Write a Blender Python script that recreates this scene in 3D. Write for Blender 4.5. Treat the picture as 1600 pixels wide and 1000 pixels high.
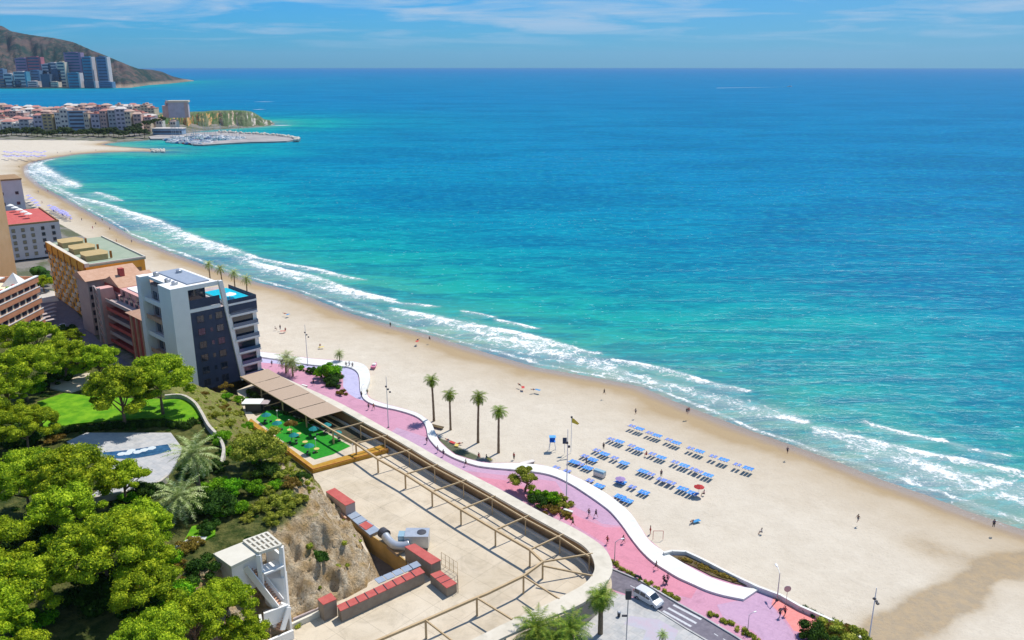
import bpy, bmesh, math, random
import numpy as np
from mathutils import Vector, Matrix
R = math.radians
for o in list(bpy.data.objects): bpy.data.objects.remove(o)
scene = bpy.context.scene
COL = scene.collection
random.seed(7); HAZE = 0.00002

# ------------------------------------------------------------ camera, sky, sun
FPX, CAMH, PITCH = 1300.0, 93.0, math.atan(399/1300.0)
cd = bpy.data.cameras.new('camera'); cam = bpy.data.objects.new('camera', cd); COL.objects.link(cam)
cam.location = (0, 0, CAMH); cam.rotation_euler = (R(90)-PITCH, 0, 0)
cd.sensor_width = 36; cd.lens = 36*FPX/1600; cd.clip_start = 1; cd.clip_end = 80000
scene.camera = cam
scene.view_settings.view_transform = 'Standard'; scene.view_settings.look = 'None'
scene.view_settings.exposure = 0.3; scene.view_settings.gamma = 1
SUN_AZ, SUN_EL = math.atan2(0.62, 0.78), R(60)
sl = bpy.data.lights.new('sun', 'SUN'); sl.energy = 4.0; sl.angle = R(0.5); sl.color = (1, .955, .87)
so = bpy.data.objects.new('sun', sl); COL.objects.link(so)
sd = Vector((math.sin(SUN_AZ)*math.cos(SUN_EL), math.cos(SUN_AZ)*math.cos(SUN_EL), math.sin(SUN_EL)))
so.rotation_euler = sd.to_track_quat('Z', 'Y').to_euler(); so.location = (0, 0, 400)
wd = bpy.data.worlds.new("World"); scene.world = wd; wd.use_nodes = True
nt = wd.node_tree; nt.nodes.clear()
def nd(nt, t, **k):
    n = nt.nodes.new(t)
    for a, b in k.items():
        if a.startswith('i_'):
            a = a[2:]; n.inputs[int(a) if a.isdigit() else a.replace('_', ' ')].default_value = b
        else: setattr(n, a, b)
    return n
def mth(nt, op, a, b=None, c=None, clamp=False):
    n = nt.nodes.new('ShaderNodeMath'); n.operation = op; n.use_clamp = clamp
    for i, v in enumerate((a, b, c)):
        if v is None: continue
        if isinstance(v, (int, float)): n.inputs[i].default_value = v
        else: nt.links.new(v, n.inputs[i])
    return n.outputs[0]
def ramp(nt, fac, stops, interp='LINEAR'):
    n = nt.nodes.new('ShaderNodeValToRGB'); n.color_ramp.interpolation = interp
    e = n.color_ramp.elements
    while len(e) < len(stops): e.new(0.5)
    for i, (p, c) in enumerate(stops):
        e[i].position = p; e[i].color = (c, c, c, 1) if isinstance(c, (int, float)) else (*c[:3], 1)
    nt.links.new(fac, n.inputs[0]); return n.outputs[0]
def mixc(nt, fac, a, b, mode='MIX'):
    n = nt.nodes.new('ShaderNodeMix'); n.data_type = 'RGBA'; n.blend_type = mode
    for i, v in ((0, fac), (6, a), (7, b)):
        if isinstance(v, (int, float)): n.inputs[i].default_value = v
        elif isinstance(v, (tuple, list)): n.inputs[i].default_value = (*v[:3], 1)
        else: nt.links.new(v, n.inputs[i])
    return n.outputs[2]
sky = nd(nt, 'ShaderNodeTexSky', sky_type='NISHITA', sun_disc=False)
sky.sun_elevation = SUN_EL; sky.sun_rotation = SUN_AZ; sky.altitude = 50; sky.air_density = 1.0; sky.dust_density = 0.4; sky.ozone_density = 3.0
tc = nd(nt, 'ShaderNodeTexCoord'); sp = nd(nt, 'ShaderNodeSeparateXYZ'); nt.links.new(tc.outputs['Generated'], sp.inputs[0])
zz = mth(nt, 'ADD', mth(nt, 'MAXIMUM', sp.outputs[2], 0.0), 0.06)
cx = mth(nt, 'DIVIDE', sp.outputs[0], zz); cy = mth(nt, 'DIVIDE', sp.outputs[1], zz)
cv = nd(nt, 'ShaderNodeCombineXYZ'); nt.links.new(cx, cv.inputs[0]); nt.links.new(cy, cv.inputs[1])
def noise(nt, vec, scale, detail=4, rough=.55, dist=0.0, sx=None):
    if sx is not None:
        m = nd(nt, 'ShaderNodeMapping'); m.inputs['Scale'].default_value = sx
        if vec is not None: nt.links.new(vec, m.inputs[0]); vec = m.outputs[0]
    n = nd(nt, 'ShaderNodeTexNoise'); n.inputs['Scale'].default_value = scale; n.inputs['Detail'].default_value = detail
    n.inputs['Roughness'].default_value = rough; n.inputs['Distortion'].default_value = dist
    if vec is not None: nt.links.new(vec, n.inputs['Vector'])
    return n.outputs['Fac']
n1 = noise(nt, cv.outputs[0], .62, 8, .62, .5, (1.0, 1.3, 1)); n2 = noise(nt, cv.outputs[0], .16, 3, .5)
hi = mth(nt, 'MULTIPLY', mth(nt, 'SUBTRACT', sp.outputs[2], 0.012), 30, clamp=True)
cl = mth(nt, 'MULTIPLY', ramp(nt, mth(nt, 'ADD', mth(nt, 'MULTIPLY', n1, .75), mth(nt, 'MULTIPLY', n2, .35)), [(.52, 0.0), (.66, 1.0)]), hi)
skyc = mixc(nt, 1.0, sky.outputs[0], (.08, .40, .78), 'MULTIPLY')
# a broad veil of thin cloud to the right, clearer blue to the left
veil = mth(nt, 'MULTIPLY', mth(nt, 'ADD', sp.outputs[0], .35, clamp=True), .55)
skyc = mixc(nt, veil, skyc, (1.3, 2.4, 3.4))
skyc = mixc(nt, mth(nt, 'MULTIPLY', cl, .8), skyc, (2.7, 3.7, 4.9))
bg = nd(nt, 'ShaderNodeBackground'); bg.inputs[1].default_value = 0.13; nt.links.new(skyc, bg.inputs[0])
ow = nd(nt, 'ShaderNodeOutputWorld'); nt.links.new(bg.outputs[0], ow.inputs[0])

# ------------------------------------------------------------ measuring helpers: where a spot of the photo stands in the world
CT, ST = math.cos(PITCH), math.sin(PITCH)
def ray(x, y):
    u = (x-800)/FPX; v = (500-y)/FPX
    return u, CT+v*ST, -ST+v*CT
def W(x, y, z=0.0):
    dx, dy, dz = ray(x, y); t = (z-CAMH)/dz; return Vector((dx*t, dy*t, z))
def D(x, y, Y):
    dx, dy, dz = ray(x, y); t = Y/dy; return Vector((dx*t, Y, CAMH+dz*t))

# ------------------------------------------------------------ materials
MATS = {}
def mat(name, c, c2=None, scale=.5, rough=.8, spec=.3, bump=0.0, bscale=None, metal=0.0, detail=5, lo=.35, hi=.65, trans=0.0, emit=None, vec='pos', sx=None, rnd=0.0, tile=None, rot=.72, line=.16, dirt=0.0):
    m = bpy.data.materials.new(name); m.use_nodes = True; t = m.node_tree; b = t.nodes['Principled BSDF']
    b.inputs['Roughness'].default_value = rough; b.inputs['Specular IOR Level'].default_value = spec; b.inputs['Metallic'].default_value = metal
    g = nd(t, 'ShaderNodeNewGeometry'); P = g.outputs['Position']
    if vec == 'obj': P = nd(t, 'ShaderNodeTexCoord').outputs['Object']
    if c2 is not None:
        f = ramp(t, noise(t, P, scale, detail, .6, 0, sx), [(lo, 0.0), (hi, 1.0)])
        col = mixc(t, f, c, c2)
    else: col = mixc(t, 0.0, c, c)
    if dirt:
        dn = ramp(t, noise(t, P, .22, 8, .78, .8), [(.30, 1.0), (.52, 0.0)]); col = mixc(t, mth(t,'MULTIPLY',dn,dirt), col, tuple(k*.45 for k in c))
        dn = ramp(t, noise(t, P, 2.2, 5, .8), [(.30, 1.0), (.40, 0.0)]); col = mixc(t, mth(t,'MULTIPLY',dn,dirt), col, tuple(k*.5 for k in c))
    if tile:
        mp = nd(t, 'ShaderNodeMapping'); mp.inputs['Rotation'].default_value = (0,0,rot); t.links.new(P, mp.inputs[0]); bk = nd(t, 'ShaderNodeTexBrick'); t.links.new(mp.outputs[0], bk.inputs['Vector'])
        bk.inputs['Scale'].default_value = 1; bk.inputs['Brick Width'].default_value = tile[0]; bk.inputs['Row Height'].default_value = tile[1]; bk.inputs['Mortar Size'].default_value = tile[2]; bk.offset = tile[3]
        bk.inputs['Color1'].default_value = (0,0,0,1); bk.inputs['Color2'].default_value = (.25,.25,.25,1); bk.inputs['Mortar'].default_value = (1,1,1,1)
        col = mixc(t, mth(t,'MULTIPLY',bk.outputs['Color'],line), col, tuple(k*.35 for k in c))
    if rnd:
        oi = nd(t, 'ShaderNodeObjectInfo'); hs = nd(t, 'ShaderNodeHueSaturation')
        t.links.new(mth(t, 'ADD', mth(t, 'MULTIPLY', oi.outputs['Random'], rnd*.12), .5-rnd*.06), hs.inputs['Hue'])
        t.links.new(mth(t, 'ADD', mth(t, 'MULTIPLY', oi.outputs['Random'], rnd), 1-rnd/2), hs.inputs['Value'])
        t.links.new(col, hs.inputs['Color']); col = hs.outputs[0]
    t.links.new(col, b.inputs['Base Color'])
    if bump:
        bn = nd(t, 'ShaderNodeBump'); bn.inputs['Strength'].default_value = min(1, bump); bn.inputs['Distance'].default_value = max(.05, bump*.3)
        t.links.new(noise(t, P, bscale or scale*4, 6, .65), bn.inputs['Height']); t.links.new(bn.outputs[0], b.inputs['Normal'])
    if trans:
        tr = nd(t, 'ShaderNodeBsdfTranslucent'); mx = nd(t, 'ShaderNodeMixShader'); mx.inputs[0].default_value = trans
        t.links.new(col, tr.inputs[0]); t.links.new(b.outputs[0], mx.inputs[1]); t.links.new(tr.outputs[0], mx.inputs[2])
        t.links.new(mx.outputs[0], t.nodes['Material Output'].inputs[0])
    MATS[name] = m; return m
def attr(t, name):
    a = nd(t, 'ShaderNodeAttribute'); a.attribute_name = name; return a.outputs['Fac']

# ------------------------------------------------------------ mesh helpers
class MB:
    def __init__(s): s.v = []; s.f = []; s.sm = False
    def add(s, vs, fs):
        n = len(s.v); s.v += [tuple(p) for p in vs]; s.f += [tuple(i+n for i in f) for f in fs]; return s
    def box(s, x0, x1, y0, y1, z0, z1):
        return s.add([(x0,y0,z0),(x1,y0,z0),(x1,y1,z0),(x0,y1,z0),(x0,y0,z1),(x1,y0,z1),(x1,y1,z1),(x0,y1,z1)],
                     [(0,3,2,1),(4,5,6,7),(0,1,5,4),(1,2,6,5),(2,3,7,6),(3,0,4,7)])
    def prism(s, pts, z0, z1):
        n = len(pts); a = sum(pts[i][0]*pts[(i+1)%n][1]-pts[(i+1)%n][0]*pts[i][1] for i in range(n))
        if a < 0: pts = pts[::-1]
        zt = z1 if callable(z1) else (lambda p: z1)
        return s.add([(p[0],p[1],z0) for p in pts]+[(p[0],p[1],zt(p)) for p in pts],
                     [tuple(range(n-1,-1,-1)), tuple(range(n,2*n))]+[(i,(i+1)%n,n+(i+1)%n,n+i) for i in range(n)])
    def bar(s, a, b, w=.1, h=None):
        a, b = Vector(a), Vector(b); h = h or w; d = (b-a)
        if d.length < 1e-6: return s
        d.normalize(); up = Vector((0,0,1)) if abs(d.z) < .95 else Vector((0,1,0))
        r = d.cross(up).normalized()*w/2; u = r.cross(d).normalized()*h/2
        vs = [p+r*i+u*j for p in (a,b) for i,j in ((-1,-1),(1,-1),(1,1),(-1,1))]
        return s.add(vs, [(0,1,2,3),(7,6,5,4),(0,4,5,1),(1,5,6,2),(2,6,7,3),(3,7,4,0)])
    def tube(s, pts, rad, n=8, cap=True):
        pts = [Vector(p) for p in pts]; rr = rad if isinstance(rad,(list,tuple)) else [rad]*len(pts); vs=[]; fs=[]
        for i,p in enumerate(pts):
            d = (pts[min(i+1,len(pts)-1)]-pts[max(i-1,0)]).normalized()
            r = d.orthogonal().normalized() if abs(d.z) < .99 else Vector((1,0,0)); 
            if abs(d.z) < .99: r = d.cross(Vector((0,0,1))).normalized()
            u = d.cross(r)
            for k in range(n):
                t = 2*math.pi*k/n; vs.append(p+(r*math.cos(t)+u*math.sin(t))*rr[i])
        for i in range(len(pts)-1):
            for k in range(n): fs.append((i*n+k, i*n+(k+1)%n, (i+1)*n+(k+1)%n, (i+1)*n+k))
        if cap: fs += [tuple(range(n-1,-1,-1)), tuple(range((len(pts)-1)*n, len(pts)*n))]
        return s.add(vs, fs)
    def lathe(s, prof, c=(0,0,0), n=12):
        vs=[(c[0]+r*math.cos(2*math.pi*k/n), c[1]+r*math.sin(2*math.pi*k/n), c[2]+z) for r,z in prof for k in range(n)]
        fs=[(i*n+k, i*n+(k+1)%n, (i+1)*n+(k+1)%n, (i+1)*n+k) for i in range(len(prof)-1) for k in range(n)]
        fs += [tuple(range(n-1,-1,-1)), tuple(range((len(prof)-1)*n, len(prof)*n))]
        return s.add(vs, fs)
    def ball(s, c, r, n=8, m=5):
        r = r if isinstance(r,(tuple,list)) else (r,r,r)
        vs=[(c[0]+r[0]*math.sin(math.pi*j/m)*math.cos(2*math.pi*k/n), c[1]+r[1]*math.sin(math.pi*j/m)*math.sin(2*math.pi*k/n), c[2]-r[2]*math.cos(math.pi*j/m)) for j in range(m+1) for k in range(n)]
        return s.add(vs, [(j*n+k, j*n+(k+1)%n, (j+1)*n+(k+1)%n, (j+1)*n+k) for j in range(m) for k in range(n)])
    def build(s, name, m=None, parent=None, world=False, smooth=False):
        me = bpy.data.meshes.new(name); off = Vector((0,0,0))
        if parent is not None and world: off = parent.location
        me.from_pydata([(p[0]-off[0],p[1]-off[1],p[2]-off[2]) for p in s.v], [], s.f); me.update()
        return link(name, me, m, parent, smooth)
def link(name, me, m=None, parent=None, smooth=False):
    if m is not None: me.materials.append(MATS[m] if isinstance(m,str) else m)
    if smooth: me.polygons.foreach_set('use_smooth', [True]*len(me.polygons))
    o = bpy.data.objects.new(name, me); COL.objects.link(o)
    if parent is not None: o.parent = parent
    return o
def npmesh(name, V, F, m=None, parent=None, smooth=False, attrs=None):
    V = np.asarray(V, dtype=np.float32); F = np.asarray(F, dtype=np.int32); k = F.shape[1]
    me = bpy.data.meshes.new(name); me.vertices.add(len(V)); me.vertices.foreach_set('co', V.ravel())
    me.loops.add(F.size); me.loops.foreach_set('vertex_index', F.ravel())
    me.polygons.add(len(F)); me.polygons.foreach_set('loop_start', np.arange(0, F.size, k, dtype=np.int32))
    me.polygons.foreach_set('loop_total', np.full(len(F), k, dtype=np.int32)); me.update(calc_edges=True)
    for a, d in (attrs or {}).items():
        at = me.attributes.new(a, 'FLOAT', 'POINT'); at.data.foreach_set('value', np.asarray(d, dtype=np.float32))
    return link(name, me, m, parent, smooth)
def thing(name, label, cat, loc=(0,0,0), rz=0.0, group=None, scale=None):
    o = bpy.data.objects.new(name, None); COL.objects.link(o); o.empty_display_size = .3
    o.location = loc; o.rotation_euler = (0,0,rz); tag(o, label, cat, group)
    if scale is not None: o.scale = (scale,)*3 if isinstance(scale,(int,float)) else scale
    return o
def tag(o, label=None, cat=None, group=None, kind=None):
    if label: o['label'] = label
    if cat: o['category'] = cat
    if group: o['group'] = group
    if kind: o['kind'] = kind
    return o
def struct(o): o['kind'] = 'structure'; return o
def copy_tree(o, parent=None):
    c = o.copy(); COL.objects.link(c)
    if parent is not None: c.parent = parent; c.matrix_parent_inverse = o.matrix_parent_inverse.copy()
    for ch in KIDS(o): copy_tree(ch, c)
    return c
def KIDS(o): return [x for x in o.children]
def place(proto, loc, rz=0.0, label=None, group=None, scale=None):
    c = proto if not proto.get('_used') else copy_tree(proto)
    if c is proto: proto['_used'] = 1
    c.location = loc; c.rotation_euler = (0,0,rz)
    if scale is not None: c.scale = (scale,)*3 if isinstance(scale,(int,float)) else scale
    if label: c['label'] = label
    if group: c['group'] = group
    return c
def setmat(o, m):
    o.material_slots[0].link = 'OBJECT'; o.material_slots[0].material = MATS[m]
ORD = ['first','second','third','fourth','fifth','sixth','seventh','eighth','ninth','tenth','eleventh','twelfth','thirteenth','fourteenth','fifteenth','sixteenth','seventeenth','eighteenth','nineteenth','twentieth','twenty-first','twenty-second','twenty-third','twenty-fourth','twenty-fifth','twenty-sixth','twenty-seventh','twenty-eighth','twenty-ninth','thirtieth']

def segdist(P, poly, closed=False):
    """distance of each point to a polyline and arc length of the nearest spot"""
    A = np.array([p[:2] for p in poly], float)
    if closed: A = np.vstack([A, A[:1]])
    best = np.full(len(P), 1e12); bs = np.zeros(len(P)); s0 = 0
    for i in range(len(A)-1):
        a, b = A[i], A[i+1]; ab = b-a; L2 = (ab**2).sum()+1e-9
        t = np.clip(((P-a)@ab)/L2, 0, 1); q = a+t[:,None]*ab; d = ((P-q)**2).sum(1)
        m = d < best; best[m] = d[m]; bs[m] = s0+t[m]*math.sqrt(L2); s0 += math.sqrt(L2)
    return np.sqrt(best), bs
def inside(P, poly):
    A = np.array([p[:2] for p in poly], float); c = np.zeros(len(P), bool); n = len(A); j = n-1
    for i in range(n):
        yi, yj, xi, xj = A[i,1], A[j,1], A[i,0], A[j,0]
        if yi != yj: c ^= ((yi > P[:,1]) != (yj > P[:,1])) & (P[:,0] < (xj-xi)*(P[:,1]-yi)/(yj-yi)+xi)
        j = i
    return c
def sstep(x): x = np.clip(x, 0, 1); return x*x*(3-2*x)
_rs = np.random.RandomState(5); _tab = _rs.rand(256, 256)
def vnoise(X, Y):
    xi = np.floor(X).astype(int); yi = np.floor(Y).astype(int); fx = sstep(X-xi); fy = sstep(Y-yi)
    g = lambda a, b: _tab[a % 256, b % 256]
    return (g(xi,yi)*(1-fx)+g(xi+1,yi)*fx)*(1-fy)+(g(xi,yi+1)*(1-fx)+g(xi+1,yi+1)*fx)*fy
def fbm(X, Y, o=4):
    r = 0; a = .5
    for k in range(o): r = r+a*vnoise(X*2**k+17*k, Y*2**k+31*k); a *= .5
    return r*1.07
def gridfaces(nu, nv):
    i = np.arange(nu-1)[:,None]*nv+np.arange(nv-1)[None,:]; i = i.ravel()
    return np.stack([i, i+nv, i+nv+1, i+1], 1)
def smooth_pts(pts, n=6):
    """Catmull-Rom through points"""
    p = [Vector(q) for q in pts]; out = []
    for i in range(len(p)-1):
        a, b, c, d = p[max(i-1,0)], p[i], p[i+1], p[min(i+2,len(p)-1)]
        for k in range(n):
            t = k/n; out.append(.5*((2*b)+(c-a)*t+(2*a-5*b+4*c-d)*t*t+(3*b-a-3*c+d)*t**3))
    out.append(p[-1]); return out

# ------------------------------------------------------------ coast
BEACH = [(1600,828),(1525,804),(1450,775),(1375,749),(1300,719),(1232,694),(1169,672),(1112,650),(1060,630),(1000,604),(950,594),(900,585),(837,574),(775,556),(712,537),(675,525),(619,511),(550,491),(494,469),(462,456),(400,441),(330,418),(280,400),(240,384),(210,372),(180,354),(140,332),(106,313),(66,292),(46,275),(43,261),(55,253),(80,248),(120,241),(170,238),(220,236.5),(250,238.5),(257,236.5)]
BACK = [(252,234.5),(236,232.5),(190,229.5),(160,226),(175,223),(210,220.5),(235,218.5),(255,213),(300,207),(330,203),(380,200),(410,198),(428,195),(422,190),(390,189),(340,189),(262,186),(200,184),(100,181),(0,178),(-300,176)]
beach_w = [W(*p) for p in BEACH]
coast = beach_w+[W(*p) for p in BACK]
land = coast+[Vector((-4500,1500,0)),Vector((-4500,-600,0)),Vector((420,-600,0)),Vector((340,-150,0)),Vector((250,20,0)),Vector((170,100,0)),Vector((128,138,0))]
NEAR = [W(1420,1030,3),W(1350,1000,3),W(1255,950,3),W(1185,922,3),W(1075,884,3),W(1012,836,3),W(960,782,3),W(905,748,3),W(800,726,3),W(720,712,3),W(680,680,3),W(655,650,3),W(590,632,3),W(570,600,3),W(560,572,3),W(500,564,3),W(420,556,3),Vector((-82,246,0)),Vector((-100,226,0)),Vector((-150,262,0)),Vector((-170,240,0)),Vector((-260,200,0)),Vector((-260,20,0)),Vector((60,20,0)),Vector((75,95,0))]
def urban_edge(): return [W(*p, 2.4) for p in [(450,572),(392,540),(330,470),(228,425),(140,372),(78,340),(55,325),(22,300),(-60,280)]]
UE = urban_edge(); UE2 = UE+[Vector((-4000,500,0)),Vector((-4000,-500,0)),Vector((0,-500,0)),W(1300,1100,0),W(900,800,0)]
TOWNY = W(0,219,2.5)[1]
def ground_z(X, Y, din):
    z = np.where(din > 0, 2.6*(1-np.exp(-np.maximum(din,0)/28)), np.maximum(-7, din*.06))
    z = z+18*sstep((Y-1190)/210)*sstep(din/130)*(din > 0)*sstep((-260-X)/120)
    return z
def gz1(x, y):
    P = np.array([[x, y]], float); d, _ = segdist(P, land, True); d = np.where(inside(P, land), d, -d)
    return float(ground_z(P[:,0], P[:,1], d)[0])
def coastfield(P):
    d, s = segdist(P, land, True); ins = inside(P, land); return np.where(ins, d, -d), s
# polar grids round the viewpoint, finer close by
def polar(na, nr, r0, r1, a0=-100, a1=100):
    a = np.radians(np.linspace(a0, a1, na)); r = np.exp(np.linspace(math.log(r0), math.log(r1), nr))
    A, Rr = np.meshgrid(a, r, indexing='ij'); return (np.sin(A)*Rr).ravel(), (np.cos(A)*Rr).ravel(), gridfaces(na, nr)
X, Y, F = polar(520, 520, 40, 9000)
P = np.stack([X, Y], 1); din, _ = coastfield(P)
Z = ground_z(X, Y, din)
near = inside(P, NEAR); dn, _ = segdist(P, NEAR, True); Z = np.where(near & (dn > 3.5), -2.5, Z)
sandm = np.where((din > 0) & ~near, 1.0, 0)
Z = Z+sandm*(fbm(X*.12, Y*.12)-.5)*.35*sstep(din/20)+sandm*(fbm(X*.9,Y*.9,2)-.5)*.10*sstep((400-Y)/100)*sstep(din/12)
# stream that runs over the sand to the sea
stream = [W(*p,1.5) for p in [(1370,1015),(1400,985),(1440,958),(1490,935),(1530,905),(1570,880),(1640,866),(1750,862)]]
ds, _ = segdist(P, stream)
wn = 2.1+3.6*(fbm(X*.09+3, Y*.09)-.3)
wetf = (1-sstep((ds-wn*.4)/(wn*2.0)))
stain = [W(*p,1.5) for p in [(1440,850),(1470,862),(1520,880),(1570,878)]]
dst, _ = segdist(P, stain); wetf = np.maximum(wetf, .48*(1-sstep((dst-2)/5)))
Z = Z-.35*wetf*(Y < 400)*(din > 3)
du, _ = segdist(P, UE2, True); du = np.where(inside(P, UE2), du, -du)
urb = np.maximum(np.clip(du/6+.5, 0, 1), np.clip((Y-TOWNY)/12+.5, 0, 1)*(X < -150))
keep = (din > -160); kf = keep[F].any(1); F2 = F[kf]
shore_mat = bpy.data.materials.new('beach_sand'); shore_mat.use_nodes = True; t = shore_mat.node_tree; b = t.nodes['Principled BSDF']
g = nd(t, 'ShaderNodeNewGeometry').outputs['Position']
di = attr(t, 'inland'); we = attr(t, 'wet'); ur = attr(t, 'urban')
big = noise(t, g, .03, 5, .6); fine = noise(t, g, 1.6, 5, .75); med = noise(t, g, .22, 5, .7)
dry = mixc(t, ramp(t, med, [(.3,0.0),(.7,1.0)]), (.535,.465,.37), (.61,.54,.44))
dry = mixc(t, mth(t,'MULTIPLY',ramp(t, fine, [(.36,1.0),(.5,0.0)]),.16), dry, (.34,.28,.21))
dist = mth(t, 'ADD', di, mth(t, 'MULTIPLY', mth(t, 'SUBTRACT', big, .5), 26))
damp = ramp(t, mth(t, 'DIVIDE', dist, 40), [(.18,1.0),(.30,.55),(.5,0.28),(.85,0.0)])
col = mixc(t, damp, dry, (.37,.27,.155))
line = mth(t, 'DIVIDE', mth(t, 'ADD', di, mth(t, 'MULTIPLY', mth(t, 'SUBTRACT', med, .5), 3)), 10)
wet = ramp(t, line, [(.28,1.0),(.62,0.0)])
col = mixc(t, mth(t,'MULTIPLY',wet,.85), col, (.27,.205,.165))
st = mixc(t, ramp(t, noise(t, g, .5, 6, .75), [(.4,0.0),(.6,1.0)]), (.36,.25,.13), (.27,.205,.13))
wm = ramp(t, mth(t,'ADD',we,mth(t,'MULTIPLY',mth(t,'SUBTRACT',med,.5),.9)), [(.36,0.0),(.72,1.0)]); col = mixc(t, mth(t,'MULTIPLY',ramp(t,we,[(.0,0.0),(.35,1.0)]),.30), col, (.40,.31,.20)); col = mixc(t, mth(t,'MULTIPLY',wm,.72), col, st)
city = mixc(t, ramp(t, noise(t, g, .05, 6, .7), [(.45,0.0),(.55,1.0)]), (.22,.2,.18), (.10,.11,.06))
col = mixc(t, ramp(t, ur, [(.45,0.0),(.55,1.0)]), col, city)
t.links.new(col, b.inputs['Base Color'])
t.links.new(ramp(t, line, [(.1,.25),(.5,.9)]), b.inputs['Roughness']); b.inputs['Specular IOR Level'].default_value = .25
bn = nd(t, 'ShaderNodeBump'); bn.inputs['Strength'].default_value = .6; bn.inputs['Distance'].default_value = .25
t.links.new(mth(t,'ADD',fine,mth(t,'MULTIPLY',med,2.0)), bn.inputs['Height']); t.links.new(bn.outputs[0], b.inputs['Normal'])
MATS['sand'] = shore_mat
struct(npmesh('ground', np.stack([X,Y,Z],1), F2, 'sand', None, True, dict(inland=din, wet=wetf*(din>0), urban=urb)))

# ------------------------------------------------------------ sea: colour follows depth (distance from the shore), sandy turquoise to deep blue
X, Y, F = polar(420, 440, 60, 25000)
P = np.stack([X, Y], 1); din, s = coastfield(P); off = -din
hx = [W(x,y) for x,y in [(-400,138),(-100,138),(100,138),(180,137),(230,133),(265,131),(300,127)]]
dh, _ = segdist(P, hx); off = np.where(off > 0, np.minimum(off, dh*.5+60), off)
F2 = F[(off > -25)[F].any(1)]
m = bpy.data.materials.new('sea_water'); m.use_nodes = True; t = m.node_tree; b = t.nodes['Principled BSDF']; MATS['sea'] = m
g = nd(t, 'ShaderNodeNewGeometry').outputs['Position']; of = attr(t, 'offshore')
br = noise(t, g, .012, 4, .6, .4, (1,1.8,1))
oo = mth(t, 'ADD', of, mth(t, 'MULTIPLY', mth(t,'SUBTRACT',br,.5), mth(t,'MULTIPLY',mth(t,'MINIMUM',of,260.0), .55)))
lg = mth(t, 'DIVIDE', mth(t, 'LOGARITHM', mth(t, 'MAXIMUM', oo, 1.0), 10.0), 4.4)
col = ramp(t, lg, [(0.0,(.24,.27,.19)),(.20,(.13,.31,.24)),(.33,(.05,.31,.25)),(.395,(.012,.31,.27)),(.45,(.003,.27,.29)),(.51,(.0,.205,.32)),(.60,(.0,.165,.345)),(.72,(.0,.145,.355)),(.86,(.0,.115,.34)),(.93,(.0,.075,.28)),(1.0,(.0,.03,.15))])
# wind patches and rippling
pat = noise(t, g, .0035, 5, .65, .6, (1,2.6,1)); col = mixc(t, mth(t,'MULTIPLY',ramp(t,pat,[(.40,1.0),(.55,0.0)]),.5), col, (.0,.085,.24))
str1 = noise(t, g, .05, 6, .7, .5, (.45,1.8,1)); col = mixc(t, mth(t,'MULTIPLY',ramp(t,str1,[(.42,1.0),(.54,0.0)]),.5), col, (.0,.10,.21))
str2 = noise(t, g, .28, 5, .75, .4, (.5,1.3,1)); col = mixc(t, mth(t,'MULTIPLY',ramp(t,str2,[(.5,0.0),(.64,1.0)]),.42), col, (.02,.44,.47))
cap = noise(t, g, .85, 4, .7, 0, (.35,1.0,1)); capm = ramp(t, mth(t,'ADD',cap,mth(t,'MULTIPLY',mth(t,'SUBTRACT',pat,.5),.20)), [(.665,0.0),(.70,1.0)])
col = mixc(t, mth(t,'MULTIPLY',capm,.75), col, (.55,.75,.75))
t.links.new(col, b.inputs['Base Color']); b.inputs['Roughness'].default_value = 1; b.inputs['Specular IOR Level'].default_value = 0
gl = nd(t, 'ShaderNodeBsdfGlossy'); gl.inputs['Roughness'].default_value = .24; lw = nd(t, 'ShaderNodeLayerWeight'); lw.inputs['Blend'].default_value = .25
mxs = nd(t, 'ShaderNodeMixShader'); t.links.new(mth(t,'ADD',.008,mth(t,'MULTIPLY',lw.outputs['Facing'],.055)), mxs.inputs[0]); t.links.new(b.outputs[0], mxs.inputs[1]); t.links.new(gl.outputs[0], mxs.inputs[2]); t.links.new(mxs.outputs[0], t.nodes['Material Output'].inputs[0])
bn = nd(t, 'ShaderNodeBump'); bn.inputs['Strength'].default_value = .55; bn.inputs['Distance'].default_value = .5
t.links.new(mth(t,'ADD',mth(t,'ADD',mth(t,'MULTIPLY',str1,3.5),mth(t,'MULTIPLY',str2,1.3)),mth(t,'MULTIPLY',cap,.5)), bn.inputs['Height']); t.links.new(bn.outputs[0], b.inputs['Normal'])
t.links.new(bn.outputs[0], gl.inputs['Normal'])
struct(npmesh('sea', np.stack([X,Y,X*0],1), F2, 'sea', None, True, dict(offshore=np.maximum(off,0))))

# ------------------------------------------------------------ surf: broken foam lying on the water
bp = smooth_pts([(128,138,0)]+[tuple(p) for p in beach_w], 6)
bl = [0.0]
for i in range(1, len(bp)): bl.append(bl[-1]+(bp[i]-bp[i-1]).length)
bl = np.array(bl); BP = np.array([[p.x,p.y] for p in bp]); ss = np.concatenate([np.arange(0, 420, 1.0), np.arange(420, 820, 2.0), np.arange(820, bl[-1], 4.0)])
sx_ = np.interp(ss, bl, BP[:,0]); sy_ = np.interp(ss, bl, BP[:,1])
def smooth1(a, k=13):
    pad = np.pad(a, k, mode='edge'); return np.convolve(pad, np.ones(2*k+1)/(2*k+1), mode='same')[k:-k]
tx, ty = np.gradient(smooth1(sx_)), np.gradient(smooth1(sy_)); ln = np.hypot(tx, ty); tx, ty = tx/ln, ty/ln
tx, ty = smooth1(tx,9), smooth1(ty,9); nx, ny = ty, -tx       # towards the water
oo_ = np.concatenate([np.arange(-5, 70, .6), np.arange(70, 112, 1.2)])
GX = sx_[:,None]+nx[:,None]*oo_[None,:]; GY = sy_[:,None]+ny[:,None]*oo_[None,:]
P = np.stack([GX.ravel(), GY.ravel()], 1); din, _ = coastfield(P); off = -din
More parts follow.
